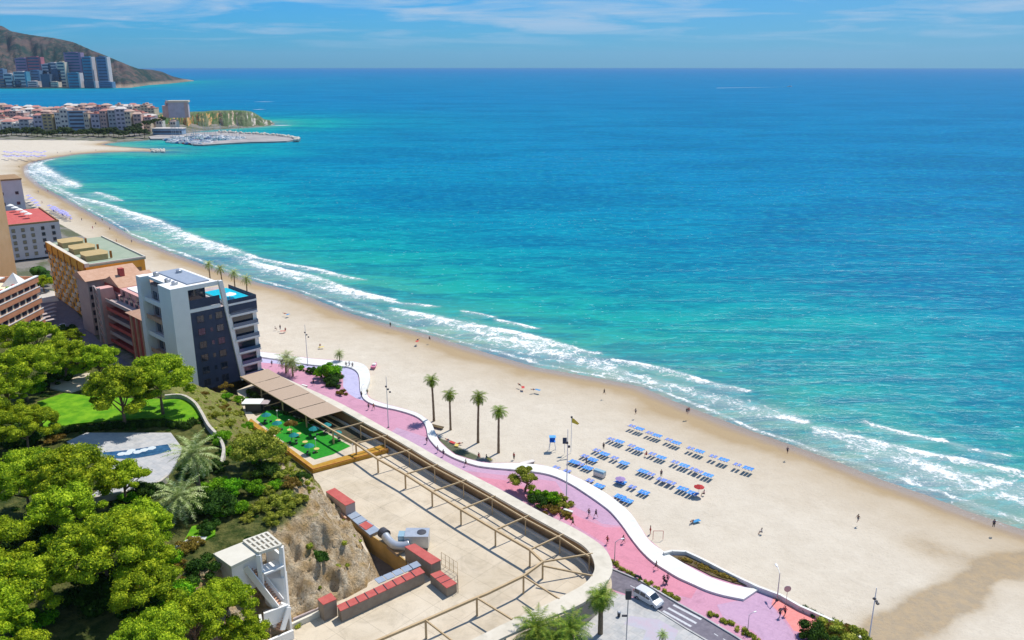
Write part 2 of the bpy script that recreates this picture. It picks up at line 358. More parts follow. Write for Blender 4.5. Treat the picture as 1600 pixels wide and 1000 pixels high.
S = np.repeat(ss, len(oo_))
STREAKS = [  # photo spots along the crest, width shoreward in m, width seaward in m, strength
 ([(58,254),(72,265),(90,276),(108,284),(126,292)],26,7,1.0), ([(46,266),(58,276),(72,283),(96,288),(124,295)],12,5,.9),
 ([(118,308),(152,315),(188,326),(214,337)],9,3,.95), ([(150,300),(168,305),(192,314)],9,3,.9),([(205,331),(225,338),(250,347),(285,363),(322,377),(370,392),(400,401)],15,4,1.05),
 ([(398,402),(447,412),(494,420),(531,430),(569,437)],5,2,1.0), ([(390,408),(440,421),(494,433),(541,451),(580,461),(616,468)],11,3,1.05),
 ([(330,384),(400,412),(470,438),(520,456)],8,7,.8),
 ([(560,456),(619,472),(650,475),(683,479)],3.5,1.5,.9), ([(725,486),(745,489),(771,495)],3,1.2,1.0),
 ([(612,481),(681,495),(737,508),(791,516),(837,527),(880,539),(915,549),(933,551)],9,2.5,1.05), ([(776,499),(805,505),(839,513)],3,1.2,1.0),
 ([(690,498),(760,522),(810,534),(870,552),(930,568),(985,586)],14,8,.9),
 ([(960,562),(1000,568),(1056,581),(1112,598),(1150,606),(1168,610)],5.5,1.6,1.05),
 ([(990,586),(1060,608),(1131,627),(1187,642),(1235,654),(1262,662)],9,6,.85), ([(1215,653),(1240,657),(1262,660)],2.5,1.2,.95),
 ([(1354,660),(1385,669),(1412,676),(1440,682),(1470,687)],3,1.3,1.05), ([(1298,675),(1335,682),(1375,690),(1410,700),(1450,708),(1525,722),(1600,738),(1700,757)],5,1.6,1.05),
 ([(1330,690),(1400,712),(1470,738),(1530,755),(1600,768),(1700,790)],16,9,.82), ([(1480,690),(1520,702),(1575,711)],3,1.5,.72),([(1270,668),(1330,684),(1380,700)],8,5,.8),
 ([(870,560),(940,580),(1000,596)],7,6,.8)]
dens = np.zeros(len(P))
wob = (fbm(P[:,0]*.06, P[:,1]*.06)-.5)*5
for pts, ws, wo, st_ in STREAKS:
    w = smooth_pts([W(*p) for p in pts], 5); d, sl_ = segdist(P, w); L = sum((w[i+1]-w[i]).length for i in range(len(w)-1))
    dc = -off; cr = np.array([[q.x,q.y] for q in w]); cd_, _ = coastfield(cr)
    ci = np.interp(sl_, np.concatenate([[0],np.cumsum(np.hypot(*np.diff(cr,axis=0).T))]), -cd_)
    shoreward = off < ci
    ww = np.where(shoreward, ws, wo)*(1+.25*(fbm(P[:,0]*.1+9, P[:,1]*.1)-.5)*2)
    tip = np.clip(np.minimum(sl_, L-sl_)/(L*.16+1e-6), 0, 1)**.6
    k = (np.where(shoreward, .62*np.exp(-(d/np.maximum(ww*1.9*(.35+.65*tip),.3))**1.5)+.38*np.exp(-(d/np.maximum(ww*.5*(.3+.7*tip),.3))**2), np.exp(-(d/np.maximum(ww*(.35+.65*tip),.3))**2*1.3)))*st_*(1+.35*(fbm(P[:,0]*.05+20,P[:,1]*.05)-.5)*2)
    k = np.where((sl_ <= 0.01)|(sl_ >= L-.01), np.exp(-(d/1.6)**2)*st_, k)
    dens = np.maximum(dens, k)
# the swash lines that run up the sand
e1 = .2+4.2*fbm(S*.035, S*0)+1.4*fbm(S*.2, S*0+4)
dens = np.maximum(dens, np.exp(-((off-e1)/(.7+1.5*fbm(S*.07+70,S*0)))**2)*(.62+.5*fbm(S*.03+11,S*0))); e2 = 5+8*fbm(S*.03+40, S*0); dens = np.maximum(dens, np.exp(-((off-e2)/2.6)**2)*.52*(fbm(S*.02+9,S*0)>.42))
far = sstep((P[:,1]-420)/250); dens = np.maximum(dens, far*np.exp(-((off-e1*2)/3.5)**2)*.9)
dens = np.where((P[:,1] > 870) | (off > 108), 0, dens); dens *= (off > -3.5)
F = gridfaces(len(ss), len(oo_)); F2 = F[(dens > .03)[F].any(1)]
m = bpy.data.materials.new('foam'); m.use_nodes = True; t = m.node_tree; b = t.nodes['Principled BSDF']; MATS['foam'] = m
g = nd(t, 'ShaderNodeNewGeometry').outputs['Position']; de = attr(t, 'foam_amount')
na = noise(t, g, .22, 8, .72, .8); nb = noise(t, g, 1.1, 6, .75, .6)
v = mth(t, 'ADD', mth(t, 'MULTIPLY', na, .62), mth(t, 'MULTIPLY', nb, .38))
al = mth(t, 'MULTIPLY', mth(t, 'SUBTRACT', mth(t, 'ADD', mth(t,'MULTIPLY',de,.60), mth(t,'ADD',.5,mth(t,'MULTIPLY',mth(t,'SUBTRACT',v,.5),2.8))), .88), 3.2, clamp=True)
veil = mth(t, 'MULTIPLY', mth(t, 'POWER', de, 1.4), .30); al = mth(t, 'MAXIMUM', al, veil)
b.inputs['Base Color'].default_value = (.80,.83,.82,1); b.inputs['Roughness'].default_value = .9; b.inputs['Specular IOR Level'].default_value = .1
bn = nd(t, 'ShaderNodeBump'); bn.inputs['Strength'].default_value = .5; bn.inputs['Distance'].default_value = .4; t.links.new(v, bn.inputs['Height']); t.links.new(bn.outputs[0], b.inputs['Normal'])
tr = nd(t, 'ShaderNodeBsdfTransparent'); mx = nd(t, 'ShaderNodeMixShader'); t.links.new(al, mx.inputs[0]); t.links.new(tr.outputs[0], mx.inputs[1]); t.links.new(b.outputs[0], mx.inputs[2]); t.links.new(mx.outputs[0], t.nodes['Material Output'].inputs[0])
zf = np.maximum(.04, -off*.06+.10)+.35*np.clip(dens-.75,0,1)*(off>8)
fo = npmesh('surf_foam', np.stack([P[:,0],P[:,1],zf],1), F2, 'foam', None, True, dict(foam_amount=dens)); fo['kind'] = 'stuff'
tag(fo, 'white foam of the breaking waves along the curving shore', 'sea foam')

# ------------------------------------------------------------ promenade, road, pavements
mat('pink_paving', (.52,.255,.35), (.58,.295,.39), 3, .8, .2, .15, tile=(2.4,1.2,.06,.5), line=.12, dirt=.35); mat('lilac_paving', (.44,.42,.60), (.50,.47,.65), 3, .8, .2, .15, tile=(2.4,1.2,.06,.5), line=.12, dirt=.35)
mat('coral_paving', (.74,.24,.22), (.80,.29,.26), 3, .8, .2, .15, tile=(2.4,1.2,.06,.5), line=.12, dirt=.35); mat('rose_paving', (.58,.22,.29), (.63,.26,.33), 3, .8, .2, .15, tile=(2.4,1.2,.06,.5), line=.12, dirt=.35)
mat('mauve_paving', (.46,.29,.41), (.52,.33,.45), 2.5, .8, .2, .15, tile=(2.4,1.2,.06,.5), line=.12, dirt=.35)
mat('white_concrete', (.66,.65,.61), (.76,.75,.71), .6, .6, .3, .1, dirt=.25); mat('asphalt', (.15,.135,.165), (.20,.18,.21), 1.5, .85, .2, .2, dirt=.5)
mat('marking', (.45,.45,.47), (.58,.58,.6), 3, .6); mat('pale_paving', (.42,.42,.42), (.50,.48,.46), .7, .8, .2, .1, lo=.4, hi=.6, tile=(1.6,1.6,.05,0), line=.25, dirt=.4)
mat('cream_deck', (.53,.44,.32), (.64,.55,.43), .11, .9, .2, .12, 1.2, lo=.3, hi=.7, tile=(6.5,5.2,.05,0), line=.38, dirt=.4); mat('cream_roof', (.58,.53,.45), (.66,.61,.53), .3, .8, .2, .1)
mat('grass', (.08,.25,.008), (.20,.40,.016), .35, .9, .1, .6, 6, dirt=.35); mat('green_turf', (.02,.20,.02), (.03,.27,.02), 1, .9, .1, .3, 8)
mat('soil', (.10,.07,.04), (.17,.13,.07), .6, .95, .1, .5)
def sheet(name, px, z, m, base=None, parent=None):
    pts = [tuple(W(x,y,z))[:2] for x,y in px]; return MB().prism(pts, z-.3 if base is None else base, z).build(name, m, parent, world=True)
BO = [(380,545),(406,549),(440,553),(490,560),(538,563),(556,565),(570,570),(577,580),(578,592),(574,604),(574,616),(580,623),(600,630),(630,638),(650,644),(664,652),(674,661),(679,672),(686,688),(700,701),(712,710),(741,719),(765,723),(808,723),(846,726),(870,732),(899,744),(930,760),(957,777),(984,800),(1000,822),(1013,842),(1030,856),(1056,872),(1080,886),(1112,902),(1150,914),(1185,920)]
BI = [(380,552),(406,557),(440,562),(490,570),(535,572),(552,576),(560,584),(562,596),(563,610),(568,622),(580,630),(600,636),(620,640),(646,648),(660,657),(666,668),(669,682),(678,694),(688,703),(712,716),(741,726),(765,730),(798,733),(844,738),(870,745),(894,757),(916,771),(935,784),(954,799),(972,820),(986,840),(1002,860),(1020,877),(1040,890),(1060,902),(1080,911),(1105,922),(1132,930),(1162,936)]
PZ = 3.0
seawall = [(1037,863),(1050,860),(1072,861),(1098,873),(1125,887),(1155,902),(1185,916),(1220,929),(1250,946),(1300,968),(1350,998),(1390,1022)]
prom_out = BO[:33]+[(1037,864)]+seawall[1:]
inner = [(1390,1060),(1200,1060),(1060,1050),(900,1000),(860,950),(870,900),(800,860),(700,790),(600,720),(520,680),(440,630),(400,600),(378,575)]
struct(sheet('promenade', prom_out+inner, PZ, 'pink_paving', -.5))
def curve(px, n=4): return [tuple(q)[:2] for q in smooth_pts([(x,y,0) for x,y in px], n)]
BOs, BIs = curve(BO), curve(BI)
m = MB(); a = [W(x,y,PZ+.5) for x,y in BOs]; bb = [W(x,y,PZ+.42) for x,y in BIs]
m.prism([tuple(p)[:2] for p in a]+[tuple(p)[:2] for p in bb[::-1]], PZ-1, PZ+.42); struct(m.build('promenade_band', 'white_concrete'))
def zone(name, px, m, dz): struct(sheet(name, px, PZ+dz, m, PZ-.05))
zone('lilac_path', [(392,553),(440,563),(490,571),(536,573),(552,577),(559,584),(561,597),(562,611),(567,622),(572,627),(556,622),(546,616),(536,604),(536,590),(534,582),(500,578),(470,574),(430,568),(392,565)], 'lilac_paving', .004)
zone('mauve_path', [(668,684),(678,696),(688,705),(712,718),(741,728),(765,732),(798,735),(844,740),(870,747),(894,759),(916,773),(935,786),(953,801),(970,822),(940,818),(915,800),(893,790),(880,770),(868,752),(800,744),(730,736),(690,722),(650,705),(600,684),(620,668)], 'mauve_paving', .004)
zone('rose_path', [(740,744),(800,752),(860,783),(905,808),(945,824),(971,824),(985,842),(1001,862),(1019,879),(1039,892),(1059,904),(1079,913),(1090,918),(1080,935),(1040,925),(990,897),(957,880),(946,850),(900,822),(840,790)], 'rose_paving', .008)
zone('coral_path', [(1210,927),(1222,931),(1250,948),(1288,968),(1285,978),(1262,992),(1240,985),(1226,965),(1206,945)], 'coral_paving', .004)
zone('lavender_path', [(1165,936),(1186,922),(1208,928),(1204,945),(1222,966),(1240,990),(1250,1020),(1215,1020),(1175,985),(1130,965),(1120,945)], 'mauve_paving', .008)
# sea wall with its capping and the planted triangle
sw = [W(x,y,PZ+.9) for x,y in seawall]; wl = thing('sea_wall', 'low white sea wall between the planted strip and the sand', 'wall', tuple(sw[0])[:2]+(2,))
m = MB()
for i in range(len(sw)-1): m.bar(sw[i]-Vector((0,0,1.0)), sw[i+1]-Vector((0,0,1.0)), .5, 2.0)
m.build('wall', 'white_concrete', wl, world=True)
struct(sheet('planting_soil', [(1044,868),(1072,868),(1098,878),(1125,891),(1155,905),(1180,917),(1150,911),(1112,899),(1082,884),(1060,874)], PZ+.2, 'soil', PZ-.1))
# road
struct(sheet('road', [(940,868),(957,890),(1000,908),(1030,926),(1060,944),(1100,966),(1150,996),(1180,1016),(1200,1060),(1090,1060),(1108,1002),(1072,981),(1030,955),(994,934),(960,922),(944,912),(930,890)], PZ+.016, 'asphalt', PZ-.05))
struct(sheet('pavement', [(960,925),(995,936),(1030,957),(1072,984),(1106,1004),(1130,1060),(880,1060),(900,985),(915,945),(935,930)], PZ+.14, 'pale_paving', PZ-.2))
kb = MB(); kp = [W(x,y,PZ+.15) for x,y in [(994,934.5),(1030,955.5),(1072,982),(1108,1003),(1130,1020)]]
for i in range(len(kp)-1): kb.bar(kp[i], kp[i+1], .3, .2)
kp = [W(x,y,PZ+.12) for x,y in [(957,889),(1000,907),(1030,925),(1060,943),(1100,965),(1150,995),(1180,1015)]]
for i in range(len(kp)-1): kb.bar(kp[i], kp[i+1], .3, .25)
struct(kb.build('kerb', 'pale_paving'))
kb = MB()
for (x0,y0,x1,y1) in [(1052,945,1096,968),(1044,950,1088,974),(1036,954.5,1080,979),(1031,959,1071,983)]:
    a, b_ = W(x0,y0,PZ+.02), W(x1,y1,PZ+.02); kb.bar(a, b_, .5, .02)
for (x0,y0,x1,y1) in [(1120,979,1124,975),(1116,990,1122,994),(1130,998,1137,1003),(985,915,1000,923)]: kb.bar(W(x0,y0,PZ+.02), W(x1,y1,PZ+.02), .18, .02)
struct(kb.build('road_markings', 'marking'))
mat('tint_paving', (.46,.38,.44), (.42,.42,.47), .5, .8)
struct(sheet('pavement_pattern', [(985,962),(1030,968),(1060,985),(1050,1010),(1000,1010),(1010,985),(975,975)], PZ+.144, 'tint_paving', PZ+.05))

# ------------------------------------------------------------ plaza deck, garden court, service trench
DZ = 4.0
ROt = [(410,575),(480,606),(536,632),(608,672),(646,692),(695,720),(736,741),(784,766),(846,800),(888,820),(920,838),(942,854),(954,872),(957,890),(950,907),(935,925),(914,940),(890,952),(860,964),(820,981),(780,999),(740,1022)]
RIt = [(416,581),(478,613),(536,642),(568,660),(606,680),(644,702),(684,726),(729,750),(774,775),(818,800),(880,834),(908,850),(922,864),(929,882),(926,897),(910,914),(873,934),(848,947),(820,960),(784,976),(760,988),(715,1010)]
RZ = 7.5
ro = [W(x,y,RZ) for x,y in curve(ROt,4)]; ri = [W(x,y,RZ) for x,y in curve(RIt,4)]
cliff_edge = [(488,738),(500,775),(520,800),(545,812),(574,832),(608,854),(636,877),(640,884),(585,905),(530,935),(497,958),(455,985),(430,1015),(400,1090)]
dk = [tuple(p)[:2] for p in ro]+[tuple(W(760,1100,DZ))[:2], tuple(W(500,1120,DZ))[:2]]+[tuple(W(x,y,DZ))[:2] for x,y in cliff_edge[::-1]]+[tuple(W(x,y,DZ))[:2] for x,y in [(388,660),(370,610)]]
struct(MB().prism(dk, -2, DZ).build('plaza', 'cream_deck'))
mat('lane', (.16,.12,.09), (.24,.19,.14), .4, .9, .2, .2)
lane = [tuple(W(x,y,0))[:2] for x,y in [(520,815),(548,848),(575,880),(590,915),(640,925),(680,900),(600,800),(540,780)]]
struct(MB().prism(lane, -.6, 0.05).build('service_lane', 'lane'))
mat('ochre_wall', (.42,.27,.09), (.52,.34,.13), .5, .85, .2, .1)
rw = thing('retaining_wall', 'long ochre retaining wall above the sunken service lane', 'wall', tuple(W(560,820,DZ))[:2]+(0,))
m = MB(); wp = [W(x,y,DZ) for x,y in cliff_edge[1:7]]
for i in range(len(wp)-1):
    a, b_ = wp[i].copy(), wp[i+1].copy(); d = (b_-a).normalized(); n = Vector((-d.y, d.x, 0)); n = n if n.y < 0 else -n
    a, b_ = a+n*.12, b_+n*.12; a.z = b_.z = 1.95; m.bar(a, b_, .25, 4.3)
m.build('wall', 'ochre_wall', rw, world=True)

# ------------------------------------------------------------ hillside with its cliff
footpx = [((300,622),4),((372,614),4),((390,660),4),((440,700),4),((488,737),4),((500,772),2),((522,806),0),((548,838),0),((566,862),0),((582,893),1.5),((574,918),4),((528,940),4),((496,964),4),((462,986),4),((440,1010),4),((400,1090),4)]
foot = [W(x,y,z) for (x,y),z in footpx]
back = [W(250,606,4), W(190,575,4), W(110,552,4), W(0,535,4), W(-200,500,4)]
HP = foot+[Vector((-30,60,0)),Vector((-30,20,0)),Vector((-260,20,0)),Vector((-260,200,0))]+back[::-1]
def hill_z(X, Y):
    P = np.stack([X, Y], 1); ins = inside(P, HP); d, _ = segdist(P, foot); db, _ = segdist(P, [foot[0]]+back+[Vector((-300,260,0))])
    nz = fbm(X*.16, Y*.16, 4)-.5; fn = fbm(X*.6, Y*.6, 4)-.5; dd = d+nz*5
    rock = sstep((X+58)/12)                                            # steep rock near the service lane, gentler slope further back
    wd_ = 20*(1-rock)+13*rock
    up = np.where(ins, sstep(dd/wd_)*.75+.25*np.clip(dd/wd_,0,1)**.5, 0)
    z = 3.4+13.6*up; z = np.where(ins, z, 3.4-np.minimum(d*2.5, 6))
    mid = up*(1-up)*4
    r1 = 1-np.abs(fbm(X*.28+5, Y*.28, 2)-.5)*4; r2 = 1-np.abs(fbm(X*.8+9, Y*.8, 3)-.5)*4
    z = z+mid*(fn*3.0+nz*2.5)*(.4+.6*rock)+np.where(ins, fn*.25, 0)+np.minimum(mid*1.6,1)*rock*(r1*1.4+r2*1.1-1.2+(fbm(X*2.1,Y*2.1,2)-.5)*1.1)
    zb = 3.4+13.6*sstep((db-2)/15); z = np.where(ins, np.minimum(z, zb), z)
    zt = 15.0+(z-17)                                                   # the pool terrace lies lower than the lawn
    return z, ins, d, up
def hz(x, y): return float(hill_z(np.array([x]), np.array([y]))[0][0])
xs = np.concatenate([np.arange(-255, -100, 1.6), np.arange(-100, -62, .8), np.arange(-62, 2, .4)]); ys = np.concatenate([np.arange(42, 98, .9), np.arange(98, 185, .42), np.arange(185, 262, .9)])
A, B = np.meshgrid(xs, ys, indexing='ij'); X, Y = A.ravel(), B.ravel(); Zh, ins, dH, upH = hill_z(X, Y); F = gridfaces(len(xs), len(ys))
ok = ins | (dH < 2.2); F2 = F[ok[F].all(1)]
m = bpy.data.materials.new('hillside'); m.use_nodes = True; t = m.node_tree; b = t.nodes['Principled BSDF']; MATS['hill'] = m
gn = nd(t, 'ShaderNodeNewGeometry'); g = gn.outputs['Position']; sl_ = nd(t, 'ShaderNodeSeparateXYZ'); t.links.new(gn.outputs['True Normal'], sl_.inputs[0])
n1 = noise(t, g, .35, 7, .7); n2 = noise(t, g, 1.4, 6, .8); n3 = noise(t, g, .12, 4, .6)
rock = mixc(t, ramp(t, n2, [(.35,0.0),(.62,1.0)]), (.55,.38,.21), (.86,.74,.56)); rock = mixc(t, ramp(t, n1, [(.46,0.0),(.62,.8)]), rock, (.50,.30,.10))
rock = mixc(t, ramp(t, noise(t,g,2.6,5,.8), [(.36,.7),(.46,0.0)]), rock, (.10,.07,.045))
veg = mixc(t, ramp(t, n2, [(.35,0.0),(.65,1.0)]), (.16,.20,.03), (.42,.40,.13)); veg = mixc(t, ramp(t, n1, [(.5,0.0),(.6,.8)]), veg, (.30,.22,.11))
f = mth(t, 'ADD', mth(t, 'MULTIPLY', sl_.outputs[2], 1.0), mth(t, 'MULTIPLY', mth(t, 'SUBTRACT', n1, .5), 1.3))
rk = attr(t, 'rockiness')
col = mixc(t, ramp(t, mth(t,'ADD',f,mth(t,'MULTIPLY',mth(t,'SUBTRACT',.5,rk),.75)), [(.55,0.0),(.80,1.0)]), rock, veg)
floor_ = mixc(t, ramp(t, n1, [(.4,0.0),(.6,1.0)]), (.06,.09,.02), (.20,.20,.06))
flat = attr(t, 'plateau'); col = mixc(t, flat, col, floor_)
t.links.new(col, b.inputs['Base Color']); b.inputs['Roughness'].default_value = .95; b.inputs['Specular IOR Level'].default_value = .1
bn = nd(t, 'ShaderNodeBump'); bn.inputs['Strength'].default_value = 1; bn.inputs['Distance'].default_value = .7; t.links.new(mth(t,'ADD',n2,mth(t,'MULTIPLY',n1,1.5)), bn.inputs['Height']); t.links.new(bn.outputs[0], b.inputs['Normal'])
rkn = sstep((X+62)/16)*sstep((165-Y)/20)
struct(npmesh('hillside', np.stack([X,Y,Zh],1), F2, 'hill', None, False, dict(rockiness=rkn, plateau=sstep((upH-.93)/.06)*1.0)))

# ------------------------------------------------------------ ring canopy, its wall and the pergola
mat('tan_beam', (.46,.33,.18), (.52,.38,.22), .8, .6, .3); mat('ring_top', (.58,.52,.42), (.66,.60,.50), .35, .85, .2, .1, 2, dirt=.35)
mat('brown_wall', (.30,.18,.09), (.36,.23,.12), .7, .85); mat('tan_panel', (.42,.31,.225), (.45,.335,.245), 2.5, .7, .2, .2, 6, sx=(3,.3,1))
cw = thing('ring_canopy', 'long cream canopy that curves round the end of the bare plaza', 'canopy', tuple(W(846,860,DZ))[:2]+(DZ,))
m = MB(); n = len(ro)
for i in range(n-1):
    a, b_, c, d = ro[i], ro[i+1], ri[i+1], ri[i]
    k = len(m.v); zt, zb = RZ, RZ-.45
    m.add([(a.x,a.y,zt),(b_.x,b_.y,zt),(c.x,c.y,zt),(d.x,d.y,zt),(a.x,a.y,zb),(b_.x,b_.y,zb),(c.x,c.y,zb),(d.x,d.y,zb)],
          [(0,1,2,3),(7,6,5,4),(0,4,5,1),(2,6,7,3)])
m.build('canopy_slab', 'ring_top', cw, world=True)
m = MB(); led = MB()
cut = int(n*.66)
for i in range(cut):
    a, b_ = ri[i].lerp(ro[i], .30), ri[i+1].lerp(ro[i+1], .30); a.z = b_.z = (DZ+RZ-.45)/2; m.bar(a, b_, .3, RZ-.45-DZ)
    a, b_ = ri[i].lerp(ro[i], -.12), ri[i+1].lerp(ro[i+1], -.12); a.z = b_.z = DZ+.28; led.bar(a, b_, .5, .55)
m.build('wall', 'brown_wall', cw, world=True); led.build('ledge', 'cream_roof', cw, world=True)
for i in range(cut+2, n-1, 5):
    m = MB(); p = ri[i].lerp(ro[i], .6); m.tube([(p.x,p.y,DZ),(p.x,p.y,RZ-.4)], .18, 8); m.build('column', 'ring_top', cw, world=True)

pg = thing('pergola', 'bare tan pergola frame that runs the length of the plaza and turns round its end', 'pergola', tuple(W(681,773,DZ))[:2]+(DZ,))
node = [(376,589),(408,607),(441,626),(478,648),(520,673),(556,693),(590,717),(633,741),(675,768),(720,796),(774,828),(828,859),(848,878)]
ends = [None,None,None,None,(568,660),(606,680),(644,702),(684,726),(729,750),(774,775),(826,806),(880,835),(926,865)]
def beam(a, b, w=.38, h=.42): m = MB(); m.bar(a, b, w, h); m.build('beam', 'tan_beam', pg, world=True)
def post(p, z0=DZ, w=.34): m = MB(); m.box(p.x-w/2, p.x+w/2, p.y-w/2, p.y+w/2, z0, RZ-.16); m.build('post', 'tan_beam', pg, world=True)
nw = [W(x,y,RZ) for x,y in node]
loop2 = [(848,878),(818,900),(760,928),(745,934),(665,969),(590,1001),(520,1032)]
lw = [W(x,y,RZ) for x,y in loop2]
for i in range(len(nw)-1): beam(nw[i], nw[i+1])
for i in range(len(lw)-1): beam(lw[i], lw[i+1])
for p in nw[1:]: post(p)
for i in (1,3,4,5): post(lw[i])
for i, e in enumerate(ends):
    if e: beam(nw[i], W(e[0], e[1], RZ-.05), .22, .3)
for a, e in (((848,884),(926,900)),((818,900),(874,936)),((745,934),(800,968)),((665,969),(710,1004)),((590,1001),(640,1040))): beam(W(*a,RZ-.02), W(*e,RZ-.05), .22, .3)
# inner purlin along the wall, with slim posts
pn = [W(x-5,y+5,RZ) for x,y in [e for e in ends if e]]
for i in range(len(pn)-1): beam(pn[i], pn[i+1], .2, .28)
for p in pn: post(p, DZ, .2)
# solid roof panels over the garden end
P0, P1, Q0, Q1 = W(376,588,RZ+.25), W(488,655,RZ+.25), W(418,576,RZ+.25), W(536,642,RZ+.25)
for k in range(5):
    t0, t1 = k/5+.004, (k+1)/5-.004; a, b_, c, d = P0.lerp(P1,t0), P0.lerp(P1,t1), Q0.lerp(Q1,t1), Q0.lerp(Q1,t0)
    MB().prism([tuple(a)[:2],tuple(b_)[:2],tuple(c)[:2],tuple(d)[:2]], RZ+.19, RZ+.27).build('roof_panel', 'tan_panel', pg, world=True)

# ------------------------------------------------------------ garden court under the pergola
struct(sheet('garden_lawn', [(400,655),(414,642),(430,640),(470,655),(548,697),(520,710),(492,718),(440,688)], DZ+.02, 'green_turf', DZ-.1))
struct(sheet('garden_bed', [(545,650),(560,648),(600,672),(640,695),(628,700),(585,684)], DZ+.02, 'green_turf', DZ-.1))
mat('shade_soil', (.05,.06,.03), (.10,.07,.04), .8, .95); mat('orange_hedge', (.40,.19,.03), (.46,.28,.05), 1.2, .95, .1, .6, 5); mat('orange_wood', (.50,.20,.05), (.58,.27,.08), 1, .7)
struct(sheet('garden_soil', [(384,610),(414,598),(530,640),(565,664),(595,682),(552,696),(470,653),(432,639),(400,650),(388,640)], DZ+.012, 'shade_soil', DZ-.1))  # dark ground sheet: the tan roof's shade is painted into its colour
hg = thing('planter_wall', 'orange boarded planter wall round the green beer garden', 'planter', tuple(W(488,735,DZ))[:2]+(DZ,))
for a, b_, c, d in (((392,654),(489,727),(489,735),(386,660)), ((489,727),(600,694),(606,703),(489,735))):
    pp = [tuple(W(*q, DZ+.8))[:2] for q in (a,b_,c,d)]; MB().prism(pp, DZ, DZ+.8).build('planting', 'orange_hedge', hg, world=True)
m = MB(); pp = [W(386,660,DZ+.5), W(489,736,DZ+.5), W(607,704,DZ+.5)]
for i in range(2): m.bar(pp[i], pp[i+1], .12, 1.1)
m.build('boards', 'orange_wood', hg, world=True)

# ------------------------------------------------------------ near buildings
mat('white_wall', (.78,.77,.75), (.82,.81,.79), .4, .7, .3, .05); mat('cream_wall', (.60,.56,.47), (.66,.62,.53), .4, .75); mat('navy_wall', (.030,.045,.085), (.045,.06,.105), .6, .6, .3)
mat('dark_glass', (.02,.03,.05), None, rough=.08, spec=.8); mat('blue_glass', (.04,.10,.20), None, rough=.12, spec=.8); mat('pale_glass', (.28,.42,.5), None, rough=.15, spec=.7)
mat('grey_roof', (.25,.30,.38), (.30,.35,.43), .8, .7); mat('pool_water', (.0,.42,.52), (.02,.55,.62), 1.2, .08, .5, .2, 2); mat('pool_blue', (.02,.07,.15), (.05,.14,.26), .8, .08, .5, .3, 2)
mat('orange_render', (.82,.36,.035), (.88,.43,.07), .4, .8); mat('orange_dark', (.34,.11,.02), (.42,.15,.03), .5, .8); mat('balcony_cream', (.78,.60,.40), (.82,.68,.50), .6, .8)
mat('green_roof', (.27,.33,.24), (.33,.38,.29), .25, .9); mat('ochre_roof', (.42,.31,.14), (.48,.36,.18), .5, .9)
mat('red_wall', (.42,.075,.06), (.48,.10,.09), .4, .8); mat('pink_wall', (.62,.33,.29), (.68,.38,.34), .4, .8); mat('mauve_wall', (.40,.32,.31), (.46,.38,.36), .4, .8); mat('clay_roof', (.50,.29,.19), (.58,.36,.25), .8, .85, .2, .2, 4)
mat('brick_band', (.50,.20,.10), (.58,.26,.15), .5, .8); mat('lilac_wall', (.55,.51,.53), (.60,.56,.58), .3, .8); mat('red_terrace', (.48,.09,.08), (.55,.13,.11), .5, .8)
mat('brown_tower', (.50,.31,.16), (.56,.36,.2), .2, .8); mat('rail_metal', (.45,.46,.48), None, rough=.4, metal=.6); mat('dark_metal', (.06,.06,.07), None, rough=.5)
mat('fabric_white', (.75,.74,.70), None, rough=.9); mat('shutter', (.30,.25,.16), (.36,.30,.20), 2, .8)
def winY(p, y, xs, hs, w, h, m='dark_glass', d=.08, name='window'):       # on walls facing local -y
    for x in xs:
        for z in hs:
            g = MB().box(x-w/2, x+w/2, y-d, y+.05, z, z+h).build(name, m, p); f = .09
            if w > 1.1: MB().box(x-w/2-f,x-w/2,y-d-.05,y+.04,z-f,z+h+f).box(x+w/2,x+w/2+f,y-d-.05,y+.04,z-f,z+h+f).box(x-w/2,x+w/2,y-d-.05,y+.04,z+h,z+h+f).box(x-w/2,x+w/2,y-d-.16,y+.04,z-f,z).box(x-.03,x+.03,y-d-.03,y-d,z,z+h).build('frame', 'dark_metal', g)
def winX(p, x, ys, hs, w, h, m='dark_glass', d=.08, name='window'):       # on walls facing local -x
    for y in ys:
        for z in hs: MB().box(x-d, x+.05, y-w/2, y+w/2, z, z+h).build(name, m, p)
def winXp(p, x, ys, hs, w, h, m='dark_glass', d=.08, name='window'):
    for y in ys:
        for z in hs: MB().box(x-.05, x+d, y-w/2, y+w/2, z, z+h).build(name, m, p)
BZ = 2.6
wb = thing('apartment_building', 'white and navy seafront apartment block with a slanting white fin and turquoise rooftop pool', 'building', (-93.8,220.5,BZ), math.atan2(.713,.701))
MB().box(0,4.9,0,8,0,31.4).box(4.9,14,0,.5,23.6,24.6).box(4.9,14.5,.0,.8,30.2,31.4).box(0,2.8,20.2,23,0,31.4).build('wall', 'white_wall', wb)
MB().box(4.95,24.3,.35,23,0,23.5).box(2.8,4.9,8.05,23,0,28.6).box(4.9,13.8,9,23,23.5,30.3).build('body', 'mauve_wall', wb)
MB().box(2.5,13.9,.9,23.4,30.4,31.2).build('roof', 'white_wall', wb)
MB().box(6.0,12.6,2.4,22.4,31.25,31.5).build('solar_roof', 'grey_roof', wb)
m = MB(); m.prism([(4.9,0),(17.9,0),(14.9,23.5),(4.9,23.5)], 0, .3); m.v = [(x,.3-z,y) for x,y,z in m.v]; m.build('end_wall', 'navy_wall', wb)
m = MB(); m.prism([(17.9,0),(19.3,0),(15.1,31.4),(13.9,31.4)], 0, 1.0); m.v = [(x,.4-z,y) for x,y,z in m.v]; m.build('slanting_fin', 'white_wall', wb)
